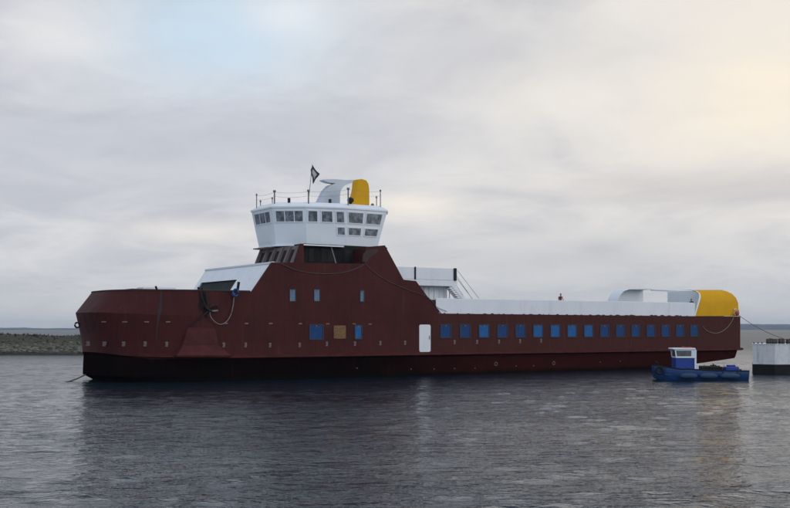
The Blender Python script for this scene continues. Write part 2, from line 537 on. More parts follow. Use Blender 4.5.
# ---- wheelhouse
def P(x, c):
    return (line_s(x, c), c)
top = [(-20.3 + 1.1, 4.6 - 1.9 + .9), (line_s(251.5, 2.25), 2.25), (line_s(272, -2.25), -2.25), P(306, -4.2), P(345, -5.2), P(387, -5.2)]
botp = [(-18.7, 3.2), (line_s(259, 1.9), 1.9), (line_s(276, -1.9), -1.9), P(306.5, -3.9), P(347, -4.85), P(377.5, -4.85)]
# aft and far side, mirrored across the centreline
top = [(top[3][0], 4.2)] + top[1:] + [(-8.1, -3.2), (-8.1, 3.2), (top[5][0], 5.2), (top[4][0], 5.2)]
botp = [(botp[3][0], 3.9)] + botp[1:] + [(-9.2, -3.0), (-9.2, 3.0), (botp[5][0], 4.85), (botp[4][0], 4.85)]
ZB, ZT = 12.45, 15.92
def subring(t_):
    out = []
    for i in range(len(top)):
        a, b = Vector((*botp[i], ZB)).lerp(Vector((*top[i], ZT)), t_), Vector((*botp[(i + 1) % len(top)], ZB)).lerp(Vector((*top[(i + 1) % len(top)], ZT)), t_)
        out += [a.lerp(b, k / 8) for k in range(8)]
    return out
mb = MB().loft([subring(j / 8) for j in range(9)], True, True)
wh = mb.build('wheelhouse', M['white2'], ferry, 12)
cx, cy = -14.0, 0.0
def grow(P_, d):
    out = []
    for x, y in P_:
        v = Vector((x - cx, y - cy)); L = v.length
        v *= (L + d) / L
        out.append((cx + v.x, cy + v.y))
    return out
t0, t1, t2 = grow(top, 0.10), grow(top, 0.10), grow(top, -0.65)
mb = MB().loft([[(x, y, ZT - .02) for x, y in t0], [(x, y, ZT + .12) for x, y in t1], [(x, y, ZT + .55) for x, y in t2]], True, True)
mb.build('wheelhouse_roof', M['white2'], wh)
g = grow(botp, 0.12)
MB().loft([[(x, y, ZB - .12) for x, y in g], [(x, y, ZB + .0) for x, y in g]], True, True).build('floor_slab', M['white2'], wh)
MB().prism_z([(x, min(y, 1.8)) for x, y in grow(botp, -0.8)], 10.3, ZB - .12).build('wheelhouse_neck', M['recess'], ferry)
MB().prism_z([P(303, -5.5), P(344, -5.6), P(344, -4.5), P(303, -3.5)], ZB - .22, ZB - .10).build('awning_ledge', M['white2'], ferry)


def facet_window(i, u0, u1, v0, v1, panes=1):
    a0_, b0_ = Vector((*botp[i], ZB)), Vector((*botp[i + 1], ZB))
    a1_, b1_ = Vector((*top[i], ZT)), Vector((*top[i + 1], ZT))
    def p(u, v):
        l = a0_.lerp(a1_, v); r = b0_.lerp(b1_, v)
        return l.lerp(r, u)
    nrm = (p(1, 0) - p(0, 0)).cross(p(0, 1) - p(0, 0)).normalized()
    if nrm.y > 0 and nrm.x > -0.9:
        nrm = -nrm
    if (p(.5, .5) + nrm - Vector((cx, cy, 14))).length < (p(.5, .5) - Vector((cx, cy, 14))).length:
        nrm = -nrm
    W_ = (p(1, .7) - p(0, .7)).length
    du, dv = 0.085 / W_, 0.085 / (ZT - ZB)
    mb = MB()
    def bar(ua, ub, va, vb, h0, h1):
        q = [p(ua, va), p(ub, va), p(ub, vb), p(ua, vb)]
        mb.loft([[x + nrm * h0 for x in q], [x + nrm * h1 for x in q]], True, True)
    bar(u0, u1, v0, v0 + dv, -.04, .07); bar(u0, u1, v1 - dv, v1, -.04, .07)
    bar(u0, u0 + du, v0 + dv, v1 - dv, -.04, .07); bar(u1 - du, u1, v0 + dv, v1 - dv, -.04, .07)
    for k in range(1, panes):
        uc = u0 + (u1 - u0) * k / panes
        bar(uc - du * .45, uc + du * .45, v0 + dv, v1 - dv, 0.005, .05)
    q = [p(u0 + du, v0 + dv), p(u1 - du, v0 + dv), p(u1 - du, v1 - dv), p(u0 + du, v1 - dv)]
    k0 = len(mb.f)
    mb.loft([[x - nrm * .03 for x in q], [x + nrm * .03 for x in q]], True, True, 1)
    return mb.build('window', [M['white2'], M['glass']], wh)


UP = (0.60, 0.93)
LO = (0.27, 0.51)
facet_window(1, .10, .90, UP[0], UP[1], 3)
facet_window(2, .07, .93, UP[0], UP[1], 3)
for u in ((.03, .30), (.37, .68), (.75, .98)):
    facet_window(3, *u, *UP)
facet_window(3, .76, .98, *LO)
facet_window(4, .05, .45, *UP); facet_window(4, .50, .92, *UP)
facet_window(4, .04, .42, *LO); facet_window(4, .50, .90, *LO)

# roof fittings -----------------------------------------------------------
def spire(name, pts, c0, c1, m_, bev=0.25, z_round=None):
    """profile (s, z) widened across the ship, edges drawn in"""
    n_ = len(pts)
    gx = sum(p[0] for p in pts) / n_; gz = sum(p[1] for p in pts) / n_
    ins = [(gx + (s - gx) * 0.86, gz + (z - gz) * 0.93) for s, z in pts]
    rows = [[(s, c0, z) for s, z in ins], [(s, c0 + bev, z) for s, z in pts], [(s, c1 - bev, z) for s, z in pts], [(s, c1, z) for s, z in ins]]
    return MB().loft(rows, True, True).build(name, m_, ferry, 50)


def pix(lst, c):
    return [at(x, y, c) for x, y in lst]


fp = pix([(348.6, 206), (350.5, 199), (353.0, 192), (354.0, 186), (354.2, 182), (355, 179.3), (362, 178.8), (366, 180.2), (368.3, 183.5), (369.4, 189), (369.6, 206)], -3.2)
fp = [(s + .25 if i < 6 else s, z) for i, (s, z) in enumerate(fp)]
spire('funnel', fp, -3.4, -2.3, M['yellow'], 0.3)
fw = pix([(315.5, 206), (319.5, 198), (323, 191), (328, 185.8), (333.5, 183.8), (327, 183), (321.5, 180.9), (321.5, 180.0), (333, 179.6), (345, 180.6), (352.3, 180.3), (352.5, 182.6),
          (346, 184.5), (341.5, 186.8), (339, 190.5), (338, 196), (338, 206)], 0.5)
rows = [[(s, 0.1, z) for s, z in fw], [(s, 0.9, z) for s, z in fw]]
MB().loft(rows, True, True).build('radar_mast', M['mastshade'], ferry, 40)

def post(x, ytop, c, ybase=206, r=.045, cap=True, name='roof_post'):
    s, z1 = at(x, ytop, c)
    mb = MB().tube([(s, c, ZT + .3), (s, c, z1)], r)
    if cap:
        mb.tube([(s, c, z1 - .02), (s, c, z1 + .16)], r * 2.0)
    return mb.build(name, M['steel'], ferry, 50)

posts = [(256.6, 195.5, 1.6), (260.5, 202, 3.0), (272.3, 199, 1.5), (274.5, 192, -2.0), (308.5, 191.5, -3.9), (348.2, 189.5, -4.8), (380.4, 191.5, -4.8), (376.5, 198, 0.0)]
for x, y, c in posts:
    post(x, y, c, r=.07 if x in (274.5, 308.5, 348.2) else .045)
MB().box(line_s(289, -2.7) - .1, line_s(289, -2.7) + .1, -2.8, -2.6, ZT + .3, ZT + .95).build('roof_vent', M['dark'], ferry)
MB().box(line_s(330, -4.0) - .1, line_s(330, -4.0) + .1, -4.1, -3.9, ZT + .3, ZT + .95).build('roof_vent', M['dark'], ferry)
s = line_s(350.5, -4.3)
MB().blob(s, -4.3, ZT + .95, .32, .3, .28, jit=.15).tube([(s, -4.3, ZT + .4), (s, -4.3, ZT + .9)], .12).build('searchlight', M['dark'], ferry, 60)
MB().blob(line_s(372.5, -4.3), -4.3, ZT + .6, .18, .18, .22).build('roof_lamp', M['steel'], ferry, 60)
# wires strung between the posts
mb = MB()
for (x0, y0, c0), (x1, y1, c1) in ((posts[0], posts[3]), (posts[3], posts[4]), (posts[4], posts[5]), (posts[5], posts[6])):
    for dz in (0, -.42):
        a, b = at(x0, y0, c0), at(x1, y1, c1)
        pts = [(a[0] + (b[0] - a[0]) * t, c0 + (c1 - c0) * t, a[1] + (b[1] - a[1]) * t + dz - .5 * t * (1 - t)) for t in [i / 8 for i in range(9)]]
        mb.tube(pts, 0.010, 4)
mb.build('guard_wires', M['rope'], ferry)
# flagstaff and flag
a, b = at(308.7, 194, -3.85), at(312.4, 164.5, -3.85)
fs = MB().tube([(a[0], -3.85, a[1] - .4), (b[0], -3.85, b[1])], 0.03).build('flagstaff', M['steel'], ferry)
g0 = [at(312.3, 164.6, -3.9), at(319.2, 174.2, -3.9), at(313.4, 184.2, -3.9), at(310.8, 174.4, -3.9)]
mb = MB()
nn = 16
for sgn in (0, 1):
    vs = []
    for j in range(nn + 1):
        for i in range(nn + 1):
            u, v = i / nn, j / nn
            # corner order: hoist top, fly top, fly bottom, hoist bottom
            s_ = (g0[0][0] * (1 - u) + g0[1][0] * u) * (1 - v) + (g0[3][0] * (1 - u) + g0[2][0] * u) * v
            z_ = (g0[0][1] * (1 - u) + g0[1][1] * u) * (1 - v) + (g0[3][1] * (1 - u) + g0[2][1] * u) * v
            vs.append((s_ + .03 * math.sin(9 * v), -3.9 + .10 * math.sin(5 * u + 3 * v) + .012 * sgn, z_ + 0.04 * math.sin(7 * u)))
    fsn, mi = [], []
    for j in range(nn):
        for i in range(nn):
            u, v = (i + .5) / nn - .5, (j + .5) / nn - .5
            mb.add([], [])
            fsn.append((j * (nn + 1) + i, j * (nn + 1) + i + 1, (j + 1) * (nn + 1) + i + 1, (j + 1) * (nn + 1) + i))
            mi.append(1 if max(abs(u), abs(v)) < .26 else 0)
    k0 = len(mb.v)
    mb.v += vs
    mb.f += [tuple(q + k0 for q in f_) for f_ in fsn]
    mb.m += mi
mb.build('flag', [M['flag_dark'], M['flag_light']], fs, 60)

# ---- windows of the red side ------------------------------------------------
def side_window(x, y, w, h, film, name='window', fr=0.09, mk=None):
    s, z = at(x, y, -7.5)
    mb = MB()
    o = -7.5
    mb.box(-w / 2, w / 2, -.055, .03, -h / 2, -h / 2 + fr); mb.box(-w / 2, w / 2, -.055, .03, h / 2 - fr, h / 2)
    mb.box(-w / 2, -w / 2 + fr, -.053, .03, -h / 2 + fr, h / 2 - fr); mb.box(w / 2 - fr, w / 2, -.053, .03, -h / 2 + fr, h / 2 - fr)
    mb.box(-.06, .06, -.06, -.03, h / 2 - .2, h / 2 - .1, 1)
    wo = mb.build(name, [M['frame'], M['mark']], ferry)
    wo.location = (s, o, z)
    MB().box(-w / 2 + fr, w / 2 - fr, -.012, .02, -h / 2 + fr, h / 2 - fr).build('pane', film, wo)
    return wo


row = [445.4, 465, 483.7, 502.7, 521.4, 538.6, 555.7, 572.4, 589.7, 606, 621.3, 637, 652, 667, 681, 695]
protos = {}
for i, x in enumerate(row):
    k = 'film' if i in (2, 5, 6, 7, 8) else 'film2'
    s = -3.98 + i * (31.55 + 3.98) / 15
    z = 4.30
    if k not in protos:
        protos[k] = side_window(500, 331, 1.36, 1.36, M[k])
        protos[k].location = (s, -7.5, z)
    else:
        dup(protos[k], ferry, (s, -7.5, z))
for x in (292.5, 316.8):
    side_window(x, 295.3, .66, 1.12, M['film3'], fr=.05)
side_window(362, 296, .52, 1.12, M['film3'], fr=.07)
side_window(316.3, 332, 1.5, 1.42, M['film2'])
side_window(358.2, 332, .84, 1.36, M['film'])
s, z = at(339.8, 332, -7.55)
MB().box(s - .64, s + .64, -7.56, -7.49, z - .6, z + .6).build('boarded_window', M['board'], ferry)
# white hinged door
s, z = at(425, 338, -7.55)
rp = []
for cx_, cz_, a0_ in ((.48, 1.14, 0), (-.48, 1.14, 90), (-.48, -1.14, 180), (.48, -1.14, 270)):
    rp += [(cx_ + .18 * math.cos(R(a0_ + q * 22.5)), cz_ + .18 * math.sin(R(a0_ + q * 22.5))) for q in range(5)]
door = MB().prism_c(rp, -.06, .0).build('door', M['white'], ferry)
door.location = (s, -7.5, z - .02)
MB().tube([(.5, -.12, -.1), (.5, -.12, .25)], .03).build('handle', M['steel'], door)
# grab bars / drain openings above the strake
mb = MB()
def skin(s, z):
    return -side_at(s, z)
def on_skin(x, y):
    lo, hi_ = -7.6, 0.0
    for _ in range(30):
        m_ = (lo + hi_) / 2
        s, z = at(x, y, m_)
        if skin(s, z) > m_: lo = m_
        else: hi_ = m_
    return s, lo, z
def mark(x, y, kind, mi=0):
    mb = MB()
    s, c, z = on_skin(x, y)
    e = .35
    dsd = (skin(s + e, z) - skin(s - e, z)) / (2 * e)
    dzd = (skin(s, z + .3) - skin(s, z - .3)) / .6
    def patch(s0, s1, z0, z1):
        f_ = lambda a, b: (s + a, c + dsd * a + dzd * b - .03, z + b)
        g_ = lambda a, b: (s + a, c + dsd * a + dzd * b + .03, z + b)
        mb.loft([[f_(s0, z0), f_(s1, z0), f_(s1, z1), f_(s0, z1)], [g_(s0, z0), g_(s1, z0), g_(s1, z1), g_(s0, z1)]], True, True, mi)
    if kind == 'dash':
        patch(-.17, .17, -.05, .05)
    elif kind == 'pair':
        patch(-.11, .11, .07, .19); patch(-.08, .11, -.07, .04); patch(-.11, .09, -.20, -.10)
    elif kind == 'dot':
        patch(-.05, .05, -.05, .05)
    elif kind == 'ring':
        for a in range(6):
            x_, y_ = .17 * math.cos(a * 1.047), .17 * math.sin(a * 1.047)
            patch(x_ - .05, x_ + .05, y_ - .05, y_ + .05)
    mb.build('painted_mark', [M['mark'], M['ymark']], ferry)
    if mi: mb.m = [0] * len(mb.m)
for x, y in ((101.3, 321.8), (124.7, 321.8), (146.5, 321.8), (168, 321.8), (225.8, 323.3), (246.5, 323.4), (270.7, 323.4), (300.2, 323.6), (196.8, 345.2)):
    mark(x, y, 'dash')
for x, y in ((89, 343.4), (102.8, 343.8), (123.5, 343.8), (145, 343.8), (166.6, 344), (223.7, 344.8), (245.6, 344.8), (270, 345), (299.6, 344.8), (326.8, 343.8), (354.9, 343.6),
             (380.3, 343), (405, 342.6), (454.5, 342), (477, 341.8), (499, 341.5), (520, 341), (541, 340.5)):
    mark(x, y, 'pair' if x < 320 else ('dot' if x > 600 else 'pair'))
for x, y in ((411, 369), (434, 368.8), (454.5, 368.4), (475, 368), (516, 366), (533.5, 365.6), (600, 362), (620, 361)):
    mark(x, y, 'dot')
mark(495.9, 363.8, 'ring'); mark(553.7, 363, 'ring'); mark(357, 368, 'dot')
for x, y in ((327.7, 323.8), (354, 323.8), (370, 324)):
    mark(x, y, 'dash', 1)

# ---- white bulwark amidships to stern
a = -5.12
mb = MB().prism_c([(a, 6.7), (a + .02, 7.45), (10, 7.46), (31.75, 7.5), (31.75, 6.0), (-4.45, 6.03)], -7.46, -7.32)
mb.tube([(a, -7.4, 7.47), (31.5, -7.4, 7.52)], .05, 6)
mb.build('bulwark', M['white'], ferry)
MB().prism_c([(-5.1, 6.0), (-5.1, 7.4), (32, 7.44), (32, 6.0)], 7.32, 7.46).build('bulwark', M['white'], ferry)
for k in range(34):
    s = -4.3 + 35.4 * (k + random.random() * .8) / 34
    w = random.uniform(.1, .75)
    h_ = random.uniform(.05, .13)
    MB().prism_c([(s, 5.99), (s + w, 5.99), (s + w * .9, 5.99 + h_ * .6), (s + w * .5, 5.99 + h_), (s + w * .1, 5.99 + h_ * .7)], -7.475, -7.44).build('primer_patch', M['grease'], ferry)

# ---- hoods at the stern
def hood(pts_near, sg, name, outer):
    """pts: outline (s, z) of the top edge from bow side down to stern; the wall curves inboard at the top"""
    rows_o = []
    for s, z in pts_near:
        r = min(.95, max(.02, (z - 6.0) * .45))
        sec = [(s, sg * 7.47, 5.98)]
        for k in range(7):
            th = math.pi / 2 * k / 6
            sec.append((s, sg * (7.47 - r * (1 - math.cos(th)) * 1.1), z - r + r * math.sin(th)))
        sec.append((s, sg * (7.47 - r * 1.1 - .6), z + .01))
        rows_o.append(sec)
    th_ = .12
    mb = MB()
    mb.loft(rows_o, False, False, 0)
    rin = [[(s, c - sg * th_, z - (.10 if k > 0 else 0)) for k, (s, c, z) in enumerate(r)] for r in rows_o]
    mb.loft(rin, False, False, 1)
    for e in (0, -1):
        mb.loft([rows_o[e], rin[e]], False, False, 1)
    mb.loft([[r[-1] for r in rows_o], [r[-1] for r in rin]], False, False, 1)
    return mb.build(name, [outer, M['white2']], ferry, 40)


# the near hood: leading edge slants; build it as rows between two edge curves
def near_hood():
    c0 = -7.48
    lead = pix([(695.3, 316), (697, 310), (699.2, 303), (701.5, 297), (702.6, 293.5), (701.5, 291), (699.5, 289.6)], c0)
    trail = pix([(739.3, 316), (738.6, 310), (738.2, 303), (737.0, 298), (734.5, 293.6), (731, 291), (726, 289.6)], c0)
    lead = [(s, max(z, 5.99)) for s, z in lead]; trail = [(min(s, 39.6), max(z, 5.99)) for s, z in trail]
    inn = [0, 0, 0.02, .12, .38, .65, 1.05]
    rows_ = []
    n_ = 14
    for (s0, z0), (s1, z1), d in zip(lead, trail, inn):
        rows_.append([(s0 + (s1 - s0) * i / n_, c0 + d, z0 + (z1 - z0) * i / n_) for i in range(n_ + 1)])
    rows_.append([(x, y + 1.6, z + .02) for x, y, z in rows_[-1]])
    mb = MB()
    mb.loft(rows_, False, False, 0)
    ri = [[(x + .03, y + .12, z - (.1 if j > 3 else 0)) for x, y, z in r] for j, r in enumerate(rows_)]
    mb.loft(ri, False, False, 1)
    # aft end turned in
    end = [r[-1] for r in rows_]
    mb.loft([end, [(x + .02, y + 1.6, z) for x, y, z in end]], False, False, 0)
    # white rim on the leading edge
    st = [r[0] for r in rows_]
    mb.loft([[(x - .22, y - .0, z) for x, y, z in st], [(x, y - .015, z) for x, y, z in st], [(x, y + .14, z) for x, y, z in st], [(x - .22, y + .14, z) for x, y, z in st]], False, False, 1)
    o = mb.build('stern_hood', [M['yellow'], M['white2']], ferry, 40)
near_hood()

def far_hood():
    pts = [(32.25, 7.5), (32.35, 8.1), (32.8, 8.8), (33.5, 9.3), (34.4, 9.52), (36, 9.56), (38.6, 9.6), (38.6, 7.3), (38.6, 6.0), (32.25, 6.0)]
    mb = MB().prism_c(pts, 7.3, 7.42, 0)
    topc = pts[:7]
    mb.loft([[(s, 7.3, z) for s, z in topc], [(s, 5.6, z + .03) for s, z in topc], [(s, 5.6, z + .13) for s, z in topc], [(s, 7.42, z + .1) for s, z in topc]], False, False, 0)
    mb.build('stern_hood', M['white2'], ferry, 30)
far_hood()
MB().loft([[(38.3, 5.7, 9.44), (38.6, 5.7, 9.44), (38.6, 5.7, 9.62), (38.3, 5.7, 9.62)], [(38.3, -6.3, 8.7), (38.6, -6.3, 8.7), (38.6, -6.3, 8.88), (38.3, -6.3, 8.88)]], True, True).build('stern_beam', M['white2'], ferry)
s_ = 38.4
cc = [c for c in [i * .1 - 7 for i in range(140)]]
def c_at(x, s):
    u = (x - 395) / F
    # world X = u*Y
    # O0+s*D0+c*N0 = u*(O1+s*D1+c*N1)
    return (u * (O[1] + s * D[1]) - O[0] - s * D[0]) / (N[0] - u * N[1])
cL = c_at(668, 38.2); cM = c_at(681.5, 36.0)
MB().box(38.1, 38.28, -6.2, cL, 6.0, 9.22).build('stern_bulkhead', M['white'], ferry)
MB().box(35.6, 37.6, -5.6, cM, 6.5, 9.12).build('stair_casing', M['white'], ferry)
MB().box(38.1, 38.28, cL, 7.3, 6.0, 7.9).build('stern_rail_panel', M['white'], ferry)

# ---- white upper platform aft of the superstructure with its stair
c0 = -6.7
A = at(398, 267, c0); B = at(457, 269, c0); zb = at(430, 280, c0)[1]
zt = (A[1] + B[1]) / 2 + .02
s0_, s1_ = -9.2, B[0]
plat = MB().box(s0_, s1_, c0, c0 + .1, zb + .07, zt, 0).box(s1_ - .1, s1_, c0 + .1, 6.7, zb + .07, zt, 0).box(s0_, s1_ - .1, 6.6, 6.7, zb + .07, zt, 0)\
    .build('platform_railing', M['white'], ferry)
MB().box(s0_, s1_ + .02, c0, 6.7, zb - .55, zb, 0).build('platform', M['white'], ferry)
for x in (415.3, 455.2):
    s = line_s(x, c0 - .06)
    MB().box(s - (.07 if x < 450 else .16), s + (.07 if x < 450 else .16), c0 - .09, c0 - .01, zb - .0, zt + .06).build('railing_post', M['dark'], ferry)
mb = MB().box(s0_ + 1, line_s(447, -5.4), -5.4, 5.4, 6.53, zb - .56)
for k in range(9):
    s = s0_ + 2.2 + k * .62
    mb.box(s, s + .08, -5.46, -5.39, 6.6, zb - .6)
mb.build('platform_house', M['white2'], ferry)
p_ = [at(451.5, 286, c0), at(455, 286, c0), at(467.5, 300.5, c0), at(463.5, 300.5, c0)]
for dc in (0, 1.1):
    MB().prism_c(p_, c0 + dc, c0 + dc + .08).build('stair_stringer', M['white'], ferry)
mb = MB()
for k in range(8):
    t = (k + .5) / 8
    s = p_[0][0] + (p_[3][0] - p_[0][0]) * t + .35; z = p_[0][1] + (p_[3][1] - p_[0][1]) * t
    mb.box(s - .13, s + .13, c0 + .08, c0 + 1.1, z - .02, z + .02)
mb.build('stair_treads', M['steel'], ferry)
mb = MB()
for dc in (0, 1.1):
    for (xa, ya, xb, yb) in ((457.5, 270.5, 479, 298.5), (456.5, 276, 472, 298.5)):
        a, b = at(xa, ya, c0), at(xb, yb, c0)
        mb.tube([(a[0], c0 + dc, a[1]), (b[0], c0 + dc, b[1])], .02, 5)
mb.build('stair_handrail', M['steel'], ferry)

# ---- bow details
mb = MB()
q = []
# wedge fairing over the strake
def sk(x, y, off):
    s, c, z = on_skin(x, y)
    return (s, c - off, z)
fr_rows = []
for (xa, xb, y, off) in ((188.5, 213, 327.5, .03), (187, 214.5, 329, .16), (184, 216, 337, .26), (181.5, 216.5, 345.2, .30), (173, 226, 355.0, .92), (173.5, 225.5, 356.8, .88)):
    fr_rows.append([sk(xa - 1.2, y, -.3), sk(xa, y, off), sk((xa + xb) / 2, y, off + .03), sk(xb, y, off), sk(xb + (9 if y > 350 else 1.5), y, -.3)])
mb.loft(fr_rows, True, True)
mb.build('anchor_bolster', M['red2'], ferry, 25)
# anchor with its chain, hauled up to the rail
mb = MB()
pa = [sk(200.5, 291, .1), sk(201.5, 297, .12), sk(203.5, 303, .15), sk(206.5, 309.5, .2)]
pth = smoothpath(pa, 7)
for i in range(len(pth) - 1):
    a, b = pth[i], pth[i + 1]
    d_ = (b - a).normalized()
    e_ = Vector((1, 0, 0)) if i % 2 else Vector((0, 1, 0))
    mb.blob(*((a + b) / 2), .09 if i % 2 else .05, .06, .15, nu=6, nv=4)
mb.tube([sk(205.5, 292, .1), sk(207, 310, .2)], [.13, .10])
mb.tube([sk(207.5, 311, .3), sk(198, 319, .22), sk(187.5, 327, .18)], [.10, .06, .04])
mb.tube([sk(206, 309.5, .3), sk(211, 305.5, .4), sk(215, 305.5, .35), sk(216.5, 308.5, .3)], [.06, .11, .10, .04])
mb.tube([sk(203, 306, .3), sk(208, 311, .35), sk(213, 312, .35)], [.08, .12, .05])
for k in range(5):
    x_ = 199.5 + k * 1.7
    mb.tube([sk(x_ + random.uniform(-.6, .6), 291.5 + q * (4.3 + k * .6), .08 + .05 * math.sin(q * 2 + k)) for q in range(5)], [.05, .04, .055, .04, .03], 6)
mb.build('anchor', M['dark'], ferry, 50)
MB().tube([sk(210, 311.2, .38), sk(216, 310.8, .38)], .09).build('anchor_stock', M['steel'], ferry, 50)
# worn canvas strop over the side
mb = MB()
rows = []
for x, y, w in ((161, 290.6, .9), (160.6, 300, 1.2), (159.8, 309, 1.9), (158.8, 315, 1.7), (157, 325, .7), (156, 341, .45)):
    rows.append([sk(x - w, y, .05), sk(x + w, y, .05), sk(x + w, y, -.02), sk(x - w, y, -.02)])
mb.loft(rows, True, True)
strop = mb.build('mooring_strop', M['smear'], None, 40)
strop.location = (O[0], O[1], 0); strop.rotation_euler = (0, 0, ANG)
tag(strop, 'grey canvas strop hanging over the bow bulwark left of the anchor', 'strop')
for x, z in ((157.6, .35), (200, .3), (203.5, .22)):
    mb = MB()
    s = sk(x, 291.5, 0)
    mb.tube([(s[0], s[1] + .1, 7.75), (s[0] - .15, s[1] + .05, 7.85 + z * .8)], .09, 6)
    mb.build('bollard', M['dark'], ferry)
# fairlead ring on the stem
e1 = Vector((at(77.0, 325, 0)[0], 0, at(77.0, 325, 0)[1]))
ringp = [(e1.x + .22 * math.cos(a * .6283) , -.1 + .0 * a, e1.z + .22 * math.sin(a * .6283)) for a in range(11)]
MB().tube(ringp, .08, 6).build('fairlead', M['dark'], ferry, 60)
# pale hatch coaming and rail seen over the bow bulwark
MB().box(-31.5, -28.3, 1.6, 3.2, 6.56, 8.33).build('deck_locker', M['white'], ferry)
MB().box(-34.0, -31.6, -2.5, 2.5, 6.56, 8.02).build('winch_housing', M['grease'], ferry)
# pole at the rail
a, b = at(235.2, 292, -7.1), at(238.8, 282, -7.1)
MB().tube([(a[0], -7.1, a[1] - 1.2), (b[0], -7.1, b[1])], [.11, .13], 8).build('rail_pole', M['dark'], ferry)

# ---- stern rope, hoses, buoys: things of their own
def rope(name, pts, r, m_, label, cat='rope', group=None):
    o = MB().tube(smoothpath([tuple(p) for p in pts], 6), r, 6).build(name, m_, None, 60)
    o.location = (O[0], O[1], 0); o.rotation_euler = (0, 0, ANG)
    return tag(o, label, cat, group)

rope('rope', [sk(208, 310.5, .4), sk(209, 316, .3), sk(213.5, 321.5, .25), sk(219, 324.3, .25), sk(225, 321.8, .25), sk(229.5, 315, .25), sk(232.2, 305, .2), sk(233.5, 293, .2)],
     .035, M['rope'], 'pale rope hanging in a loop from the anchor up to the bow rail')
def q7(x, y, c=-7.58):
    s, z = at(x, y, c)
    return (s, c, z)
rope('hose', [q7(281, 263.5), q7(287, 266.5), q7(297, 270.3), q7(312, 273), q7(328, 273.8), q7(345, 272), q7(356, 268.5), q7(364.5, 264)],
     .026, M['rope2'], 'thin worn hose sagging along the red side below the wheelhouse', 'hose')
rope('hose', [q7(366, 264.5), q7(374, 272), q7(386, 280), q7(400, 286.5), q7(414, 292), q7(425, 295.5), q7(431, 300), q7(437, 307), q7(447, 311.5)],
     .026, M['rope2'], 'thin worn hose trailing aft down the stepped red superstructure side', 'hose')
rope('rope', [q7(703, 326.5), q7(706, 330), q7(712, 332.8), q7(719, 332.6), q7(726, 328.5), q7(731, 322.5), q7(734.5, 315.5)],
     .03, M['rope'], 'pale rope sagging across the red stern side below the yellow hood')
mb = MB()
c = q7(235, 292.3, -7.65)
for k in range(4):
    mb.tube([(c[0] + .24 * math.cos(a * .7) , c[1] - .05 * k, c[2] - .1 + .32 * math.sin(a * .7) + .03 * k) for a in range(10)], .055, 6)
o = mb.build('rope_coil', M['bluerope'], None, 60)
o.location = (O[0], O[1], 0); o.rotation_euler = (0, 0, ANG)
tag(o, 'small coil of bright blue rope hung on the bow rail', 'rope')
c = Vector(q7(737.2, 313.5, -7.8))
bu = MB().blob(0, 0, 0, .24, .24, .32).blob(0, 0, .34, .07, .07, .1).build('buoy', M['orange'], None, 60)
bu.location = world(c.x, c.y, c.z); bu.rotation_euler = (0, R(25), 0)
tag(bu, 'small orange red buoy hanging at the top corner of the red stern', 'buoy')
mb = MB()
c = q7(735.6, 311.8, -7.75)
mb.tube([(c[0] + .28 * math.cos(a * .6283), c[1], c[2] + .38 * math.sin(a * .6283)) for a in range(11)], .05, 6)
mb.build('stern_fairlead', M['white'], ferry, 60)
# mooring line to the pontoon
PY = 109.5
st = world(c[0] + .2, -7.6, c[2] - .1)
en = Vector(((797 - 395) / F * PY, PY + 1.5, 3.3))
pts = [st.lerp(en, t) - Vector((0, 0, 1.2 * 4 * t * (1 - t) * .35)) for t in [i / 14 for i in range(15)]]
tag(MB().tube(pts, .028, 6).build('mooring_line', M['rope2'], None, 60), 'thin mooring line running from the stern of the ferry to the white pontoon', 'rope')
# tow line at the stem
a = Vector(at(85.5, 374.5, 0) [0:1] + (0,) + at(85.5, 374.5, 0)[1:2])
pa = world(a.x, 0, max(a.z, .45))
pe = Vector(((58 - 395) / F * 92.5, 92.5, -.12))
tag(MB().tube([pa.lerp(pe, t) - Vector((0, 0, .12 * math.sin(t * math.pi))) for t in [i / 8 for i in range(9)]], .055, 6).build('mooring_line', M['rope2'], None, 60),
    'dark mooring line running from the foot of the bow into the water', 'rope')

# ------------------------------------------------------------------ WORKBOAT
WY = 97.5
wb = empty('workboat', ((699 - 395) / F * WY, WY, 0), R(-3), 'small blue open workboat with white topped cabin floating before the ferry stern', 'workboat')
L2 = 4.05
mb = MB()
def bsec(s):
    t = s / L2
    if t < -.35:
        k = (-.35 - t) / .65
        w = 1.35 * (1 - k ** 2.6 * .55)
        zt_ = .92 + .36 * k
        zb_ = -.3 + .45 * k ** 3
    else:
        w, zt_, zb_ = 1.35, 1.0 - .17 * min(1, max(0, t + .35) / .6), -.3
    return w, zt_, zb_
rows = []
for i in range(25):
    s = -L2 + 2 * L2 * i / 24
    w, zt_, zb_ = bsec(s)
    so = s + .35 * max(0, -s / L2 - .6)
    rows.append([(s, -w, zt_), (s, -w * 1.03, zt_ - .18), (so, -w * .92, .25 + zb_ * .3), (so, -w * .7, zb_), (so, w * .7, zb_), (so, w * .92, .25 + zb_ * .3), (s, w * 1.03, zt_ - .18), (s, w, zt_),
                 (s, w - .12, zt_), (s, w - .14, .45), (s, -w + .14, .45), (s, -w + .12, zt_)])
mb.loft(rows, True, True)
mb.build('hull', M['boatblue'], wb, 35)
MB().box(-3.2, 3.95, -1.2, 1.2, .46, .52).build('deck', M['boatdeck'], wb)
mb = MB()
for sg in (-1, 1):
    mb.tube([(-L2 + 8.1 * i / 24, sg * bsec(-L2 + 8.1 * i / 24)[0] * 1.02, bsec(-L2 + 8.1 * i / 24)[1] + .02) for i in range(25)], .055, 6)
mb.build('gunwale', M['rubber'], wb, 60)
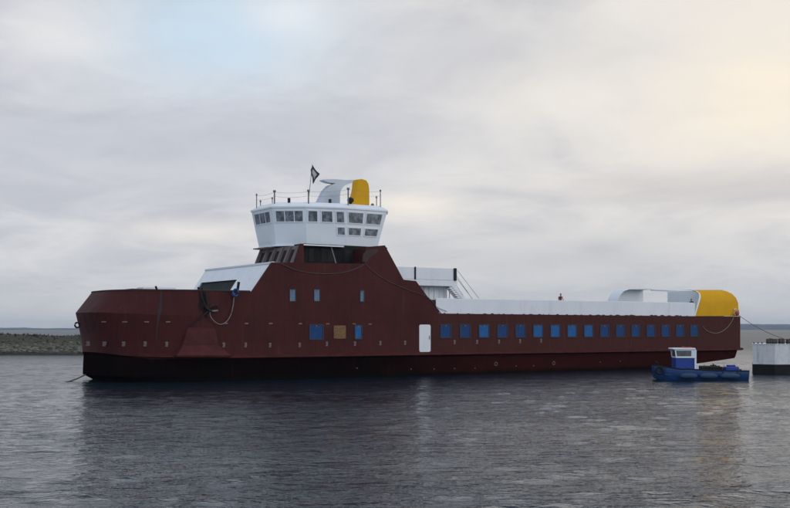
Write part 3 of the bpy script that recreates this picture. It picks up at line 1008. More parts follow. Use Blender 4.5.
# cabin: px 672..692, roof y 347.5
def bx(x):
    return (x - 699) / F * WY
x0, x1 = bx(674), bx(692.5)
MB().box(x0, x1, -.95, .95, .5, 1.95).build('cabin', M['cabblue'], wb)
cab = bpy.data.objects['cabin']
zr = 2.83
# upper cabin: white frames with window gaps
mb = MB()
def slant(z):   # front leans forward at the top
    return x0 - (z - 1.95) * .14
zw0, zw1 = 1.96, 2.68
for cy_ in (-.95, .95):
    for a_, b_ in ((0, .11), (x1 - x0 - .3, x1 - x0)):
        mb.loft([[((slant(z) if a_ == 0 else x0) + (a_ if a_ else 0), cy_ - .04, z) for z in (zw0, zw1)] + [((slant(z) if a_ == 0 else x0) + b_, cy_ - .04, z) for z in (zw1, zw0)],
                 [((slant(z) if a_ == 0 else x0) + (a_ if a_ else 0), cy_ + .04, z) for z in (zw0, zw1)] + [((slant(z) if a_ == 0 else x0) + b_, cy_ + .04, z) for z in (zw1, zw0)]], True, True)
    mb.box(x0 + .05, x1 - .3, cy_ - .042, cy_ + .042, zw0, zw0 + .14)
    mb.box(x0, x1 - .3, cy_ - .042, cy_ + .042, zw1 - .08, zw1)
mb.box(slant(2.0), slant(2.0) + .08, -.9, .9, zw0, zw0 + .12)
mb.build('window_frame', M['white2'], cab)
MB().box(x0 + .1, x1 - .3, -.94, -.92, zw0 + .1, zw1 - .05).box(x0 + .1, x1 - .3, .92, .94, zw0 + .1, zw1 - .05)\
    .box(x0 + .02, x0 + .04, -.88, .88, zw0 + .1, zw1 - .05).build('window', M['cabglass'], cab)
MB().box(x0 - .28, x1 + .06, -1.05, 1.05, zw1, zr, bev=.04).build('roof', M['white2'], cab)
for y_ in (-1.0, .9):
    MB().box(x1 - .02, x1 + .14, y_, y_ + .1, .5, zw1).build('door_post', M['white2'], cab)
MB().tube([(bx(683), 0, zr), (bx(683), 0, zr + .12)], .12).box(bx(683), bx(691), -.4, .1, zr + .0, zr + .07).build('roof_lamp', M['orange'], cab, 50)
# cylindrical fenders along the side
for xa, xb in ((676.5, 693.5), (696, 713), (716, 735)):
    a_, b_ = bx(xa), bx(xb)
    n_ = 10
    pts = [(a_ + (b_ - a_) * i / n_, -1.52, .40) for i in range(n_ + 1)]
    rr = [.25 * math.sqrt(max(.05, 1 - abs(2 * i / n_ - 1) ** 3.2)) for i in range(n_ + 1)]
    MB().tube(pts, rr, 12).build('fender', M['fender'], wb, 60)
for xa in (719, 733):
    MB().tube([(bx(xa), -1.5, .6), (bx(xa), -1.36, .92)], .03, 5).build('fender_lanyard', M['rubber'], wb)
# deck gear
MB().box(bx(724), bx(737), -.6, .6, .52, 1.18, bev=.08).box(bx(727), bx(734), -.4, .4, 1.18, 1.32, bev=.03).build('engine_box', M['cabblue'], wb, 30)
MB().box(bx(693.5), bx(697.5), -.5, .1, .52, 1.42, bev=.05).build('bait_box', M['white2'], wb)
MB().tube([(bx(712), -.4, .5), (bx(712), -.4, 1.45)], .05).tube([(bx(709), -.4, 1.3), (bx(715), -.4, 1.3)], .04).build('bollard', M['dark'], wb, 50)
MB().box(bx(695), bx(722), -.2, .35, .52, 1.16, bev=.03).build('fish_hold', M['rubber'], wb)
MB().box(bx(697), bx(721), .42, .62, 1.0, 1.24, bev=.02).build('timber_baulk', M['timber'], wb)
for k in range(5):
    MB().tube([(bx(698 + k * 9.6), 1.25, .85), (bx(698 + k * 9.6), 1.25, 1.32)], .022, 5).build('rail_stanchion', M['dark'], wb)
MB().blob(bx(664), .1, .75, .55, .7, .28, nu=9, nv=6, jit=.15).build('net_heap', M['smear'], wb)
MB().tube([(bx(657) + .3 * math.cos(a * .524), -1.28, .86 + .3 * math.sin(a * .524)) for a in range(13)], .11, 6).build('tyre_fender', M['rubber'], wb, 60)
MB().tube([(bx(688), .3, zr), (bx(688), .3, zr + .55)], .02, 5).build('aerial', M['dark'], wb)
mb = MB()
for i in range(3):
    mb.tube([(bx(654 + i * 1.2) + .3, -.35 + .35 * i, 1.4), (bx(653.5 + i * 1.0) + .1, -.3 + .3 * i, 1.62)], .08, 6)
mb.build('bow_bitt', M['rubber'], wb)

# ------------------------------------------------------------------ PONTOON at the right edge
def gx(x, Y):
    return (x - 395) / F * Y
pts = [(gx(752.5, 110.2), 110.2), (gx(775, 109.0), 109.0), (gx(800, 109.3), 109.3), (gx(840, 112), 112.0), (gx(850, 118), 118.0), (gx(752.5, 117), 117.0)]
pn = empty('pontoon', (pts[1][0], 110, 0), 0, 'tall white mooring pontoon with black waterline band at the right edge', 'pontoon')
loc = [(x - pts[1][0], y - 110) for x, y in pts]
grow_p = lambda d: [(x + d * (1 if x > 2 else -1) * .5, y + (-d if y < 1 else d)) for x, y in loc]
MB().prism_z(loc, .98, 2.95).build('wall', M['pontwhite'], pn)
MB().prism_z(grow_p(.03), -.6, .98).build('waterline_band', M['pontblack'], pn)
MB().prism_z(grow_p(.04), 2.95, 3.02).build('deck_edge', M['pontwhite'], pn)
for i, (a_, b_) in enumerate(((767, 776.7), (779, 784), (786.8, 797), (799, 808))):
    Y = 109.9
    t = empty('timber_block', (gx((a_ + b_) / 2, Y), Y, 3.02), 0,
              ['widest dark timber block on the white pontoon, leftmost of the row', 'narrow upright dark timber block standing between two wider ones on the pontoon',
               'dark timber block on the pontoon cut by the right edge of the view', 'dark timber block on the pontoon beyond the right edge'][i], 'timber block', 'timber blocks on the pontoon')
    w = (b_ - a_) / F * Y / 2
    mb = MB()
    n_ = max(2, int(w * 2 / .22))
    for k in range(n_):
        xx = -w + 2 * w * k / n_
        mb.box(xx, xx + 2 * w / n_ - .02, -.3, .3, 0, .52 + random.uniform(-.04, .03), bev=.015)
    mb.build('planks', M['timber'], t)
    MB().box(-w - .02, w, -.33, .33, .12, .18).build('strap', M['dark'], t)
for x, wd in ((755, 'outermost'), (759, 'middle'), (763, 'innermost')):
    a = gx(x, 110.3)
    mb = MB().box(a - .12, a + .12, 110.55, 110.7, 3.09, 3.15, bev=.015).box(a - .04, a + .04, 110.58, 110.67, 3.02, 3.1)
    tag(mb.build('mooring_cleat', M['dark']), wd + ' of three low dark cleats on the left corner of the white pontoon', 'cleat', 'mooring cleats on the pontoon')

# ------------------------------------------------------------------ PEOPLE on the ferry's upper deck
def person(loc, rz, label, lean, top_m):
    J = {'hip': (0, 0, .92), 'waist': (0, lean * .1, 1.08), 'chest': (0, lean * .35, 1.32), 'neck': (0, lean * .55, 1.50), 'head': (0, lean * .62, 1.60), 'crown': (0, lean * .66, 1.72)}
    verts, edges, rad = [], [], []
    def av(p, r, par=None):
        verts.append(p); rad.append(r)
        if par is not None:
            edges.append((par, len(verts) - 1))
        return len(verts) - 1
    hip = av(J['hip'], (.15, .11))
    wa = av(J['waist'], (.14, .10), hip)
    ch = av(J['chest'], (.17, .115), wa)
    nk = av(J['neck'], (.055, .055), ch)
    hd = av(J['head'], (.078, .09), nk)
    av(J['crown'], (.07, .08), hd)
    for sg in (-1, 1):
        th = av((sg * .11, .0, .84), (.095, .095), hip)
        kn = av((sg * .12, .04, .49), (.06, .065), th)
        an = av((sg * .12, -.02, .09), (.042, .045), kn)
        av((sg * .13, .15, .045), (.045, .035), an)
        shx = av((sg * .19, lean * .42, 1.41), (.062, .062), ch)
        el = av((sg * .27, lean * .5 + .03, 1.14), (.045, .045), shx)
        wr = av((sg * .22, lean * .6 + .22, 1.06), (.028, .03), el)
        pm = av((sg * .20, lean * .6 + .30, 1.05), (.04, .02), wr)
        for k in range(4):
            f1 = av((sg * .20 + (k - 1.5) * .022, lean * .6 + .345, 1.045), (.009, .009), pm)
            av((sg * .20 + (k - 1.5) * .024, lean * .6 + .375 + .006 * (1.5 - abs(k - 1.5)), 1.015), (.008, .008), f1)
        tb = av((sg * .20 - sg * .045, lean * .6 + .31, 1.05), (.010, .010), pm)
        av((sg * .20 - sg * .055, lean * .6 + .35, 1.04), (.009, .009), tb)
    me = bpy.data.meshes.new('person')
    me.from_pydata(verts, edges, [])
    o = bpy.data.objects.new('person', me)
    C.objects.link(o)
    sk_ = o.modifiers.new('skin', 'SKIN')
    o.modifiers.new('sub', 'SUBSURF').levels = 1
    for i, v in enumerate(me.skin_vertices[0].data if me.skin_vertices else []):
        v.radius = rad[i]
        v.use_root = (i == 0)
    return o, me


def make_person(s, c, z, rz, label, lean, top_m, hairm):
    import bmesh
    tmp, me = person(None, 0, '', lean, top_m)
    bm = bmesh.new(); bm.from_mesh(me)
    lay = bm.verts.layers.skin.verify() if hasattr(bm.verts.layers, 'skin') else None
    bm.to_mesh(me); bm.free()
    # radii again, now that the layer exists
    o = tmp
    return o


def build_person(s, c, z, rz, label, lean, top_m):
    """one continuous body, ring-lofted torso and limbs fused by remeshing"""
    mb = MB()
    y = lambda k: lean * k
    mb.tube([(0, 0, .86), (0, y(.08), 1.0), (0, y(.2), 1.15), (0, y(.38), 1.35), (0, y(.46), 1.44), (0, y(.52), 1.50), (0, y(.55), 1.56)],
            [.15, .15, .135, .165, .13, .06, .055], 14)
    mb.blob(0, y(.62) + .01, 1.66, .078, .098, .12)
    mb.blob(0, y(.62) + .112, 1.645, .016, .022, .022, nu=6, nv=4)
    for sg in (-1, 1):
        mb.blob(sg * .08, y(.62), 1.65, .014, .02, .032, nu=6, nv=4)
        mb.tube([(sg * .09, 0, .92), (sg * .11, .02, .7), (sg * .115, .04, .49), (sg * .12, -.01, .3), (sg * .12, -.02, .08)], [.10, .09, .062, .06, .045], 10)
        mb.tube([(sg * .12, -.06, .05), (sg * .125, .06, .05), (sg * .13, .17, .035)], [.045, .05, .035], 8)
        mb.tube([(sg * .13, y(.43), 1.42), (sg * .20, y(.42), 1.40), (sg * .255, y(.48), 1.24), (sg * .27, y(.5) + .03, 1.13), (sg * .24, y(.56) + .14, 1.09), (sg * .22, y(.6) + .23, 1.06)],
                [.07, .066, .05, .043, .036, .028], 10)
        mb.blob(sg * .215, y(.6) + .28, 1.05, .042, .05, .020)
        for k in range(4):
            x_ = sg * .215 + (k - 1.5) * .021
            mb.tube([(x_, y(.6) + .31, 1.05), (x_, y(.6) + .355, 1.042), (x_, y(.6) + .378 + .006 * (1.5 - abs(k - 1.5)), 1.015)], [.010, .009, .008], 6)
        mb.tube([(sg * .18, y(.6) + .26, 1.05), (sg * .155, y(.6) + .30, 1.045), (sg * .155, y(.6) + .335, 1.03)], [.012, .011, .009], 6)
    o = mb.build('person', [M['skin'], top_m, M['cloth_dark']], None, 60)
    rm = o.modifiers.new('fuse', 'REMESH'); rm.mode = 'VOXEL'; rm.voxel_size = .012; rm.use_smooth_shade = True
    dg = bpy.context.evaluated_depsgraph_get()
    ev = o.evaluated_get(dg)
    nm = bpy.data.meshes.new_from_object(ev)
    o.modifiers.clear()
    o.data = nm
    nm.materials.clear()
    for m_ in (M['skin'], top_m, M['cloth_dark']):
        nm.materials.append(m_)
    for p in nm.polygons:
        zc = p.center.z
        hand = p.center.y > y(.6) + .2 and .98 < zc < 1.12
        p.material_index = 0 if (zc > 1.52 or hand) else (1 if zc > .92 else 2)
        p.use_smooth = True
    hb = MB()
    hb.blob(0, y(.62) - .008, 1.695, .088, .102, .098, nu=14, nv=8)
    hb.build('hair', M['hair'], o, 60)
    o.location = world(s, c, z)
    o.rotation_euler = (0, 0, rz)
    return tag(o, label, 'person')


s, z = at(560.3, 296, -6.3)
build_person(s, -6.3, 6.52, R(200), 'person in dark workwear standing behind the long white bulwark, dull red jacket', .15, M['cloth_red'])
s, z = at(692.3, 299, -6.0)
build_person(s, -6.0, 6.28, R(140), 'person in dark clothing leaning forward beside the yellow stern hood', .5, M['cloth_dark'])

# ------------------------------------------------------------------ WATER
def water():
    m = bpy.data.materials.new('sea_water'); m.use_nodes = True
    nt = m.node_tree; n, l = nt.nodes, nt.links
    b = n['Principled BSDF']
    b.inputs['Base Color'].default_value = (0.006, 0.014, 0.022, 1)
    b.inputs['Roughness'].default_value = 0.06
    b.inputs['IOR'].default_value = 1.24
    g_ = n.new('ShaderNodeNewGeometry')
    def wave(scale, stretch, rot, detail, dist, w=0.0, rough=.55):
        mp = n.new('ShaderNodeMapping')
        mp.inputs['Scale'].default_value = stretch
        mp.inputs['Rotation'].default_value = (0, 0, R(rot))
        l.new(g_.outputs['Position'], mp.inputs['Vector'])
        t = n.new('ShaderNodeTexNoise')
        t.inputs['Scale'].default_value = scale; t.inputs['Detail'].default_value = detail
        t.inputs['Roughness'].default_value = rough
        t.inputs['Distortion'].default_value = w
        l.new(mp.outputs[0], t.inputs['Vector'])
        k = n.new('ShaderNodeMath'); k.operation = 'MULTIPLY'; k.inputs[1].default_value = dist
        l.new(t.outputs['Fac'], k.inputs[0])
        return k.outputs[0], t
    def add(a, b_):
        k = n.new('ShaderNodeMath'); k.operation = 'ADD'
        l.new(a, k.inputs[0]); l.new(b_, k.inputs[1])
        return k.outputs[0]
    w1, _ = wave(.5, (.6, 1, 1), 12, 2, .20)
    w2, _ = wave(1.7, (.6, 1, 1), -18, 3, .17, .3)
    w3, _ = wave(5.0, (.7, 1, 1), 20, 3, .085, .2)
    # patches of ruffled and calmer water
    wp, tn = wave(.045, (.5, 1.4, 1), 8, 3, 1.0)
    mr = n.new('ShaderNodeMapRange')
    mr.inputs['From Min'].default_value = .36; mr.inputs['From Max'].default_value = .64
    mr.inputs['To Min'].default_value = .55; mr.inputs['To Max'].default_value = 1.15
    l.new(tn.outputs['Fac'], mr.inputs['Value'])
    hs = add(add(w1, w2), w3)
    k = n.new('ShaderNodeMath'); k.operation = 'MULTIPLY'
    l.new(hs, k.inputs[0]); l.new(mr.outputs[0], k.inputs[1])
    bp = n.new('ShaderNodeBump')
    bp.inputs['Strength'].default_value = WSTR
    bp.inputs['Distance'].default_value = 1.0
    l.new(k.outputs[0], bp.inputs['Height'])
    l.new(bp.outputs[0], b.inputs['Normal'])
    # wavelets too small to see farther out act as roughness
    sx = n.new('ShaderNodeSeparateXYZ'); l.new(g_.outputs['Position'], sx.inputs[0])
    rg = n.new('ShaderNodeMapRange'); rg.inputs['From Min'].default_value = 60; rg.inputs['From Max'].default_value = 260
    rg.inputs['To Min'].default_value = .05; rg.inputs['To Max'].default_value = .34
    l.new(sx.outputs[1], rg.inputs['Value']); l.new(rg.outputs[0], b.inputs['Roughness'])
    return m


WSTR = 0.8
import numpy as np
def sea():
    y = 22.0
    ys = []
    while y < 190:
        ys.append(y); y += max(.11, .0042 * y)
    ys = [-120, -20, 10, 18] + ys + [195, 205, 230, 300, 500, 900, 1600, 3000, 5500, 9000]
    fx = list(np.arange(-84, 84.01, .27))
    xs = [-9000, -3000, -1200, -500, -220, -130, -95] + fx + [95, 130, 220, 500, 1200, 3000, 9000]
    Xg, Yg = np.meshgrid(np.array(xs, float), np.array(ys, float))
    rng = np.random.default_rng(5)
    Z = np.zeros_like(Xg)
    # wind chop: many short crossing waves running toward the quay, plus gust patches
    gust = 0.75 + .25 * np.sin(Xg * .055 + 1.3 * np.sin(Yg * .04)) * np.sin(Yg * .075 + 1.7 * np.sin(Xg * .03) + 1)
    for k in range(64):
        lam = 0.95 * (6.5 / .95) ** (rng.random() ** 1.5)
        th = rng.normal(math.radians(-75), math.radians(32))
        kk = 2 * math.pi / lam
        amp = CHOP * lam * (1.0 if lam < 2.2 else (2.2 / lam) ** 1.25)
        ph = kk * (Xg * math.cos(th) + Yg * math.sin(th)) + rng.random() * 6.283
        # short crested: each train is broken up along its crest
        br = .7 + .4 * np.sin((Xg * math.sin(th) - Yg * math.cos(th)) * kk * .23 + rng.random() * 6.283 + 1.5 * np.sin(Xg * .11 + k))
        w = np.sin(ph)
        Z += amp * br * (w + .12 * np.cos(2 * ph))
    Z *= gust
    fade = np.clip((Yg - 20) / 6, 0, 1) * np.clip((190 - Yg) / 40, 0, 1) * np.clip((86 - np.abs(Xg)) / 8, 0, 1)
    Z = Z * fade
    nx, ny = len(xs), len(ys)
    co = np.stack([Xg, Yg, Z], -1).reshape(-1, 3)
    idx = np.arange(nx * ny).reshape(ny, nx)
    q = np.stack([idx[:-1, :-1], idx[:-1, 1:], idx[1:, 1:], idx[1:, :-1]], -1).reshape(-1, 4)
    me = bpy.data.meshes.new('water')
    me.vertices.add(len(co)); me.vertices.foreach_set('co', co.ravel())
    me.loops.add(q.size); me.loops.foreach_set('vertex_index', q.ravel().astype(np.int32))
    me.polygons.add(len(q)); me.polygons.foreach_set('loop_start', np.arange(0, q.size, 4, dtype=np.int32))
    me.polygons.foreach_set('use_smooth', np.ones(len(q), dtype=bool))
    me.update(calc_edges=True)
    me.materials.append(water())
    o = bpy.data.objects.new('water', me); C.objects.link(o)
    return tag(o, kind='structure')
CHOP = 0.0036
sea()

# ------------------------------------------------------------------ ISLET on the left
def lerp(a, b, t): return a + (b - a) * t
def islet_h(x, y):
    t = (y - 189.5) / 34.0                 # 0 shore .. 1 back
    ex = min(1, max(0, (-22 - x) / 22)) * min(1, max(0, (x + 215) / 25))
    pr = min(1, max(0, t) / .32) ** .75 if t < .6 else max(0, (1 - t) / .4) ** .6
    hgt = -0.4 + (3.75 + .35 * noise.noise(Vector((x * .07, 3, 0))) + .5 * noise.noise(Vector((x * .03, y * .1, 5)))) * max(0, pr) * ex ** .5
    hgt += .28 * noise.noise(Vector((x * .45, y * .45, 1))) * pr + .13 * noise.noise(Vector((x * 1.4, y * 1.4, 2)))
    return hgt
mb = MB()
nx_, ny_ = 330, 60
mb.loft([[(-215 + 195 * i / nx_, 187.5 + 38 * (j / ny_) + 1.2 * noise.noise(Vector((i * .06, 0, 7))), 0) for i in range(nx_ + 1)] for j in range(ny_ + 1)], False)
mb.v = [(x, y, islet_h(x, y)) for x, y, z in mb.v]
mi_ = bpy.data.materials.new('islet_ground'); mi_.use_nodes = True
nt = mi_.node_tree; n, l = nt.nodes, nt.links
b = n['Principled BSDF']; b.inputs['Roughness'].default_value = .95
g_ = n.new('ShaderNodeNewGeometry'); sx = n.new('ShaderNodeSeparateXYZ'); l.new(g_.outputs['Position'], sx.inputs[0])
t = n.new('ShaderNodeTexNoise'); t.inputs['Scale'].default_value = .5; t.inputs['Detail'].default_value = 8; l.new(g_.outputs['Position'], t.inputs['Vector'])
ad = n.new('ShaderNodeMath'); ad.operation = 'MULTIPLY_ADD'; ad.inputs[1].default_value = 1.6; l.new(t.outputs['Fac'], ad.inputs[0]); l.new(sx.outputs[2], ad.inputs[2])
cr = n.new('ShaderNodeValToRGB')
mr = n.new('ShaderNodeMapRange'); mr.inputs['From Min'].default_value = 0; mr.inputs['From Max'].default_value = 5
l.new(ad.outputs[0], mr.inputs['Value']); l.new(mr.outputs[0], cr.inputs[0])
e = cr.color_ramp.elements
e[0].position = .2; e[0].color = (.022, .022, .016, 1)
e[1].position = 1; e[1].color = (.032, .029, .016, 1)
for p_, c_ in ((.27, (.06, .056, .045, 1)), (.36, (.16, .155, .13, 1)), (.46, (.09, .083, .058, 1)), (.58, (.052, .048, .028, 1)), (.75, (.040, .037, .021, 1))):
    q = e.new(p_); q.color = c_
l.new(cr.outputs[0], b.inputs['Base Color'])
isl = mb.build('islet', mi_, None, 180)
tag(isl, kind='structure')
# boulders, far more than one could count
mb = MB()
for k in range(5200):
    x = random.uniform(-190, -30)
    y = 190.6 + abs(random.gauss(0, 4.2))
    z = islet_h(x, y)
    if z < .05 or z > random.uniform(1.3, 2.7): continue
    r = random.uniform(.08, .24) * (1.7 if random.random() < .08 else 1)
    mb.blob(x, y, z + r * .1, r * random.uniform(.9, 1.6), r, r * random.uniform(.5, .8), mi=random.choice((0, 0, 1, 1, 2) if z > .45 else (2, 2, 1)), nu=6, nv=4, jit=.22)
rk = [mat('pale_shore_rock', (.21, .195, .155), .95, col2=(.12, .11, .085), scale=1.2), mat('grey_shore_rock', (.095, .087, .064), .9, col2=(.055, .050, .036), scale=1.2),
      mat('dark_shore_rock', (.07, .068, .055), .9, col2=(.04, .04, .03), scale=1)]
tag(mb.build('shore_rocks', rk), 'pale and grey boulders scattered along the shore of the islet', 'rocks', None, 'stuff')
mb = MB()
for k in range(3600):
    x = random.uniform(-205, -30)
    y = random.uniform(194, 214)
    z = islet_h(x, y)
    if z < 1.9: continue
    r = random.uniform(.12, .32) * (1.5 if random.random() < .12 else 1)
    nl = 9
    for q in range(nl):
        a = random.uniform(0, 6.28); hh = r * random.uniform(.6, 1.2); w = r * .25
        dx, dy = math.cos(a) * r * .7, math.sin(a) * r * .7
        mb.add([(x - w * math.sin(a), y + w * math.cos(a), z - .05), (x + w * math.sin(a), y - w * math.cos(a), z - .05), (x + dx, y + dy, z + hh)], [(0, 1, 2)], random.choice((0, 1)))
tag(mb.build('heather', [mat('heather_green', (.030, .034, .017), .95), mat('dry_grass_brown', (.055, .048, .028), .95)]), 'low green brown scrub and grass on top of the islet', 'grass', None, 'stuff')

# ------------------------------------------------------------------ FAR SHORES
def far_shore(x0, x1, Y, prof, depth, name, n_=260):
    mb = MB()
    rows = []
    for j, (t, k) in enumerate(((0, 0), (.06, .35), (.3, .75), (.6, 1), (1, 0))):
        row = []
        for i in range(n_ + 1):
            x = x0 + (x1 - x0) * i / n_
            h_ = prof(x) * k
            h_ += (1.8 * noise.noise(Vector((x * .02, j * 3.1, 1))) + 1.4 * noise.noise(Vector((x * .07, j * 5.3, 4)))) * (k > 0)
            row.append((x, Y + depth * t + 60 * noise.noise(Vector((x * .002, 0, 3))), -1.0 if k == 0 else max(.5, h_)))
        rows.append(row)
    mb.loft(rows, False)
    return tag(mb.build(name, M['far'], None, 60), kind='structure')
M['far'] = mat('far_wooded_land', (.050, .060, .062), .95, col2=(.10, .11, .11), scale=.006, stretch=(1, 1, 4), contrast=(.4, .62))
far_shore(-5000, 700, 5200, lambda x: 11 + 4.5 * noise.noise(Vector((x * .0020, 1, 2))) + 2.6 * noise.noise(Vector((x * .008, 1, 8))), 900, 'hills', 500)
far_shore(700, 6000, 5600, lambda x: 33 + 7 * noise.noise(Vector((x * .0016, 4, 2))) + 5 * noise.noise(Vector((x * .006, 1, 8))), 900, 'hills', 500)

# ------------------------------------------------------------------ HAZE
HAZE = 0.00007
if HAZE:
    hb = MB().box(-9100, 9100, -130, 9100, -2.5, 70).build('haze', None or mat('haze_air', (.5, .5, .5)))
    hm = hb.data.materials[0]
    nt = hm.node_tree
    for x in list(nt.nodes): nt.nodes.remove(x)
    out = nt.nodes.new('ShaderNodeOutputMaterial'); pv = nt.nodes.new('ShaderNodeVolumePrincipled')
    pv.inputs['Color'].default_value = (.62, .76, .97, 1); pv.inputs['Density'].default_value = HAZE
    nt.links.new(pv.outputs[0], out.inputs['Volume'])
    tag(hb, 'thin pale blue haze over the water', 'haze', None, 'stuff')

# ------------------------------------------------------------------ SKY
SUN_EL, SUN_AZ = R(20), R(118)      # azimuth clockwise from +Y
w = bpy.data.worlds.new('World'); sc.world = w; w.use_nodes = True
nt = w.node_tree; n, l = nt.nodes, nt.links
bg = n['Background']
bg.inputs['Strength'].default_value = 0.1
sky = n.new('ShaderNodeTexSky'); sky.sky_type = 'NISHITA'; sky.sun_disc = False
sky.sun_elevation = SUN_EL; sky.sun_rotation = SUN_AZ
tc = n.new('ShaderNodeTexCoord'); sx = n.new('ShaderNodeSeparateXYZ'); l.new(tc.outputs['Generated'], sx.inputs[0])
def mt(op, a, b=None, c=None, clamp=False):
    k = n.new('ShaderNodeMath'); k.operation = op; k.use_clamp = clamp
    for i, v in enumerate((a, b, c)):
        if v is None: continue
        if isinstance(v, (int, float)): k.inputs[i].default_value = v
        else: l.new(v, k.inputs[i])
    return k.outputs[0]
X, Y_, Z = sx.outputs
el = mt('MAXIMUM', Z, 0.0)
az = mt('ARCTAN2', X, Y_)
den = mt('ADD', el, 0.22)
cv = n.new('ShaderNodeCombineXYZ'); l.new(mt('DIVIDE', X, den), cv.inputs[0]); l.new(mt('DIVIDE', Y_, den), cv.inputs[1])
def nz(scale, stretch, off, detail=5, dist=.4, rough=.55):
    mp = n.new('ShaderNodeMapping'); mp.inputs['Scale'].default_value = stretch; mp.inputs['Location'].default_value = off
    l.new(cv.outputs[0], mp.inputs['Vector'])
    t = n.new('ShaderNodeTexNoise'); t.inputs['Scale'].default_value = scale; t.inputs['Detail'].default_value = detail
    t.inputs['Distortion'].default_value = dist; t.inputs['Roughness'].default_value = rough
    l.new(mp.outputs[0], t.inputs['Vector'])
    return t.outputs['Fac']
def ss(v, a, b):
    r = n.new('ShaderNodeMapRange'); r.interpolation_type = 'SMOOTHSTEP'
    r.inputs['From Min'].default_value = a; r.inputs['From Max'].default_value = b
    l.new(v, r.inputs['Value']); return r.outputs[0]
def gauss(px_, py_, sa, se):
    a0 = math.atan((px_ - 395) / F); e0 = (HOR - py_) / F
    dx = mt('DIVIDE', mt('SUBTRACT', az, a0), sa / F); dy = mt('DIVIDE', mt('SUBTRACT', el, e0), se / F)
    q = mt('ADD', mt('MULTIPLY', dx, dx), mt('MULTIPLY', dy, dy))
    return mt('EXPONENT', mt('MULTIPLY', q, -1.0))
def mixc(f, a, b):
    m = n.new('ShaderNodeMix'); m.data_type = 'RGBA'
    if isinstance(f, (int, float)): m.inputs['Factor'].default_value = f
    else: l.new(f, m.inputs['Factor'])
    for k, v in (('A', a), ('B', b)):
        if isinstance(v, tuple): m.inputs[k].default_value = (*v, 1)
        else: l.new(v, m.inputs[k])
    return m.outputs['Result']
n1 = nz(1.9, (.9, 1, 1), (3.1, 1.7, 0), 6, .8)
n3 = nz(10.0, (1, 1, 1), (2.3, 9.1, 0), 6, 1.2, .6)
n2 = nz(5.0, (.85, 1, 1), (7.3, 4.1, 0), 7, .9, .6)
f1 = ss(n1, .32, .68)
col = mixc(f1, (.535, .545, .605), (.745, .745, .77))
col = mixc(mt('MULTIPLY', ss(n2, .42, .70), .42), col, (.82, .81, .81))
col = mixc(mt('MULTIPLY', ss(n3, .5, .72), .22), col, (.54, .55, .59))
# warm lift toward the hidden sun on the right
warm = mt('MULTIPLY', mt('MULTIPLY', ss(az, -.22, .42), ss(el, .0, .16)), mt('SUBTRACT', 1.0, ss(el, .27, .42)))
wm = mt('MULTIPLY', warm, mt('ADD', .45, mt('MULTIPLY', ss(n1, .30, .62), .55)))
col = mixc(mt('MULTIPLY', wm, .85), col, (.96, .89, .79))
gl = lambda a, c, s: mixc(mt('MULTIPLY', a, s, clamp=True), col, c)
wob = mt('ADD', .55, mt('MULTIPLY', n2, .9))
col = gl(mt('MULTIPLY', gauss(215, 45, 120, 60), wob), (.62, .775, .91), .85)
col = gl(mt('MULTIPLY', gauss(285, 28, 40, 20), wob), (.86, .89, .93), .7)
col = gl(mt('MULTIPLY', gauss(48, 55, 55, 38), wob), (.86, .845, .84), .75)
col = gl(mt('MULTIPLY', gauss(760, 105, 110, 55), wob), (1.06, .94, .77), .9)
col = gl(mt('MULTIPLY', gauss(640, 60, 150, 40), wob), (.88, .84, .78), .4)
col = gl(mt('MULTIPLY', gauss(412, 208, 45, 13), wob), (.98, .91, .81), 1.0)
col = gl(mt('MULTIPLY', gauss(185, 233, 70, 12), wob), (.90, .85, .80), .85)
col = gl(mt('MULTIPLY', gauss(730, 195, 170, 18), wob), (.64, .60, .59), .6)
col = gl(mt('MULTIPLY', gauss(470, 55, 90, 30), wob), (.60, .61, .65), .5)
col = gl(mt('MULTIPLY', gauss(330, 130, 120, 26), wob), (.60, .605, .65), .5)
col = gl(mt('MULTIPLY', gauss(560, 255, 180, 24), wob), (.60, .60, .62), .6)
col = gl(mt('MULTIPLY', gauss(590, 105, 90, 28), wob), (.93, .88, .80), .6)
col = gl(mt('MULTIPLY', gauss(600, 253, 26, 9), wob), (.52, .53, .56), .55)
col = gl(mt('MULTIPLY', gauss(545, 262, 20, 7), wob), (.54, .55, .57), .4)
col = gl(mt('MULTIPLY', gauss(415, 250, 40, 12), wob), (.53, .55, .59), .5)
col = gl(mt('MULTIPLY', gauss(60, 200, 170, 26), wob), (.60, .61, .67), .5)
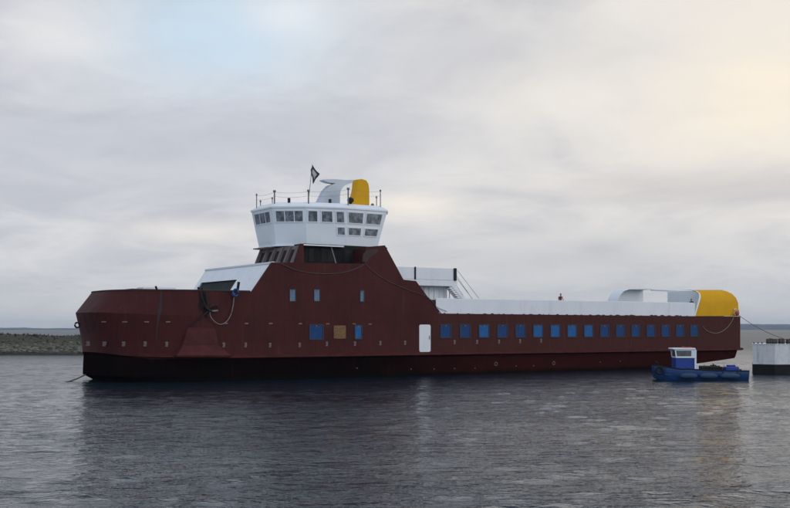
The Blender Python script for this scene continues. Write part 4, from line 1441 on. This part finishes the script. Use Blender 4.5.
col = gl(mt('MULTIPLY', gauss(120, 150, 260, 30), wob), (.54, .56, .63), .6)
# grey band by the horizon, bluer on the right
hz = mt('SUBTRACT', 1.0, ss(el, .0, .085))
col = mixc(mt('MULTIPLY', hz, .75), col, (.55, .575, .61))
# unseen vault: gain overhead and blue gain behind, added to lift the whites
up = ss(el, .30, .75)
back = ss(mt('MULTIPLY', Y_, -1), -.2, .6)
gain = mt('ADD', 1.0, mt('ADD', mt('MULTIPLY', ss(el, .75, .95), .5), mt('MULTIPLY', back, .3)))
col = mixc(mt('MULTIPLY', back, .8), col, (.60, .71, .86))
col = mixc(mt('MULTIPLY', mt('MULTIPLY', ss(el, .28, .5), mt('SUBTRACT', 1.0, ss(el, .75, .95))), .85), col, (.33, .405, .52))  # unseen dark blue band added above the view to darken the water
vm = n.new('ShaderNodeVectorMath'); vm.operation = 'SCALE'; l.new(col, vm.inputs[0]); l.new(mt('MULTIPLY', gain, 10.0), vm.inputs['Scale'])
fin = mixc(.94, sky.outputs[0], vm.outputs[0])
l.new(fin, bg.inputs['Color'])

sd = bpy.data.lights.new('sun', 'SUN'); sd.energy = 0.5; sd.angle = R(25); sd.color = (1, .93, .84)
so = bpy.data.objects.new('sun', sd); C.objects.link(so)
dirv = Vector((math.sin(SUN_AZ) * math.cos(SUN_EL), math.cos(SUN_AZ) * math.cos(SUN_EL), math.sin(SUN_EL)))
so.rotation_euler = dirv.to_track_quat('Z', 'Y').to_euler()
so.location = (60, 0, 60)

# ------------------------------------------------------------------ CAMERA
cd = bpy.data.cameras.new('camera'); cam = bpy.data.objects.new('camera', cd); C.objects.link(cam)
cam.location = (0, 0, CAM_H); cam.rotation_euler = (R(90), 0, 0)
cd.sensor_width = 36; cd.lens = 36 * F / 790
cd.shift_y = (HOR - 254) / 790
cd.clip_start = .5; cd.clip_end = 20000
sc.camera = cam
sc.view_settings.view_transform = 'Standard'; sc.view_settings.look = 'None'
sc.view_settings.exposure = 0; sc.view_settings.gamma = 1
sc.cycles.max_bounces = 6; sc.cycles.volume_bounces = 0
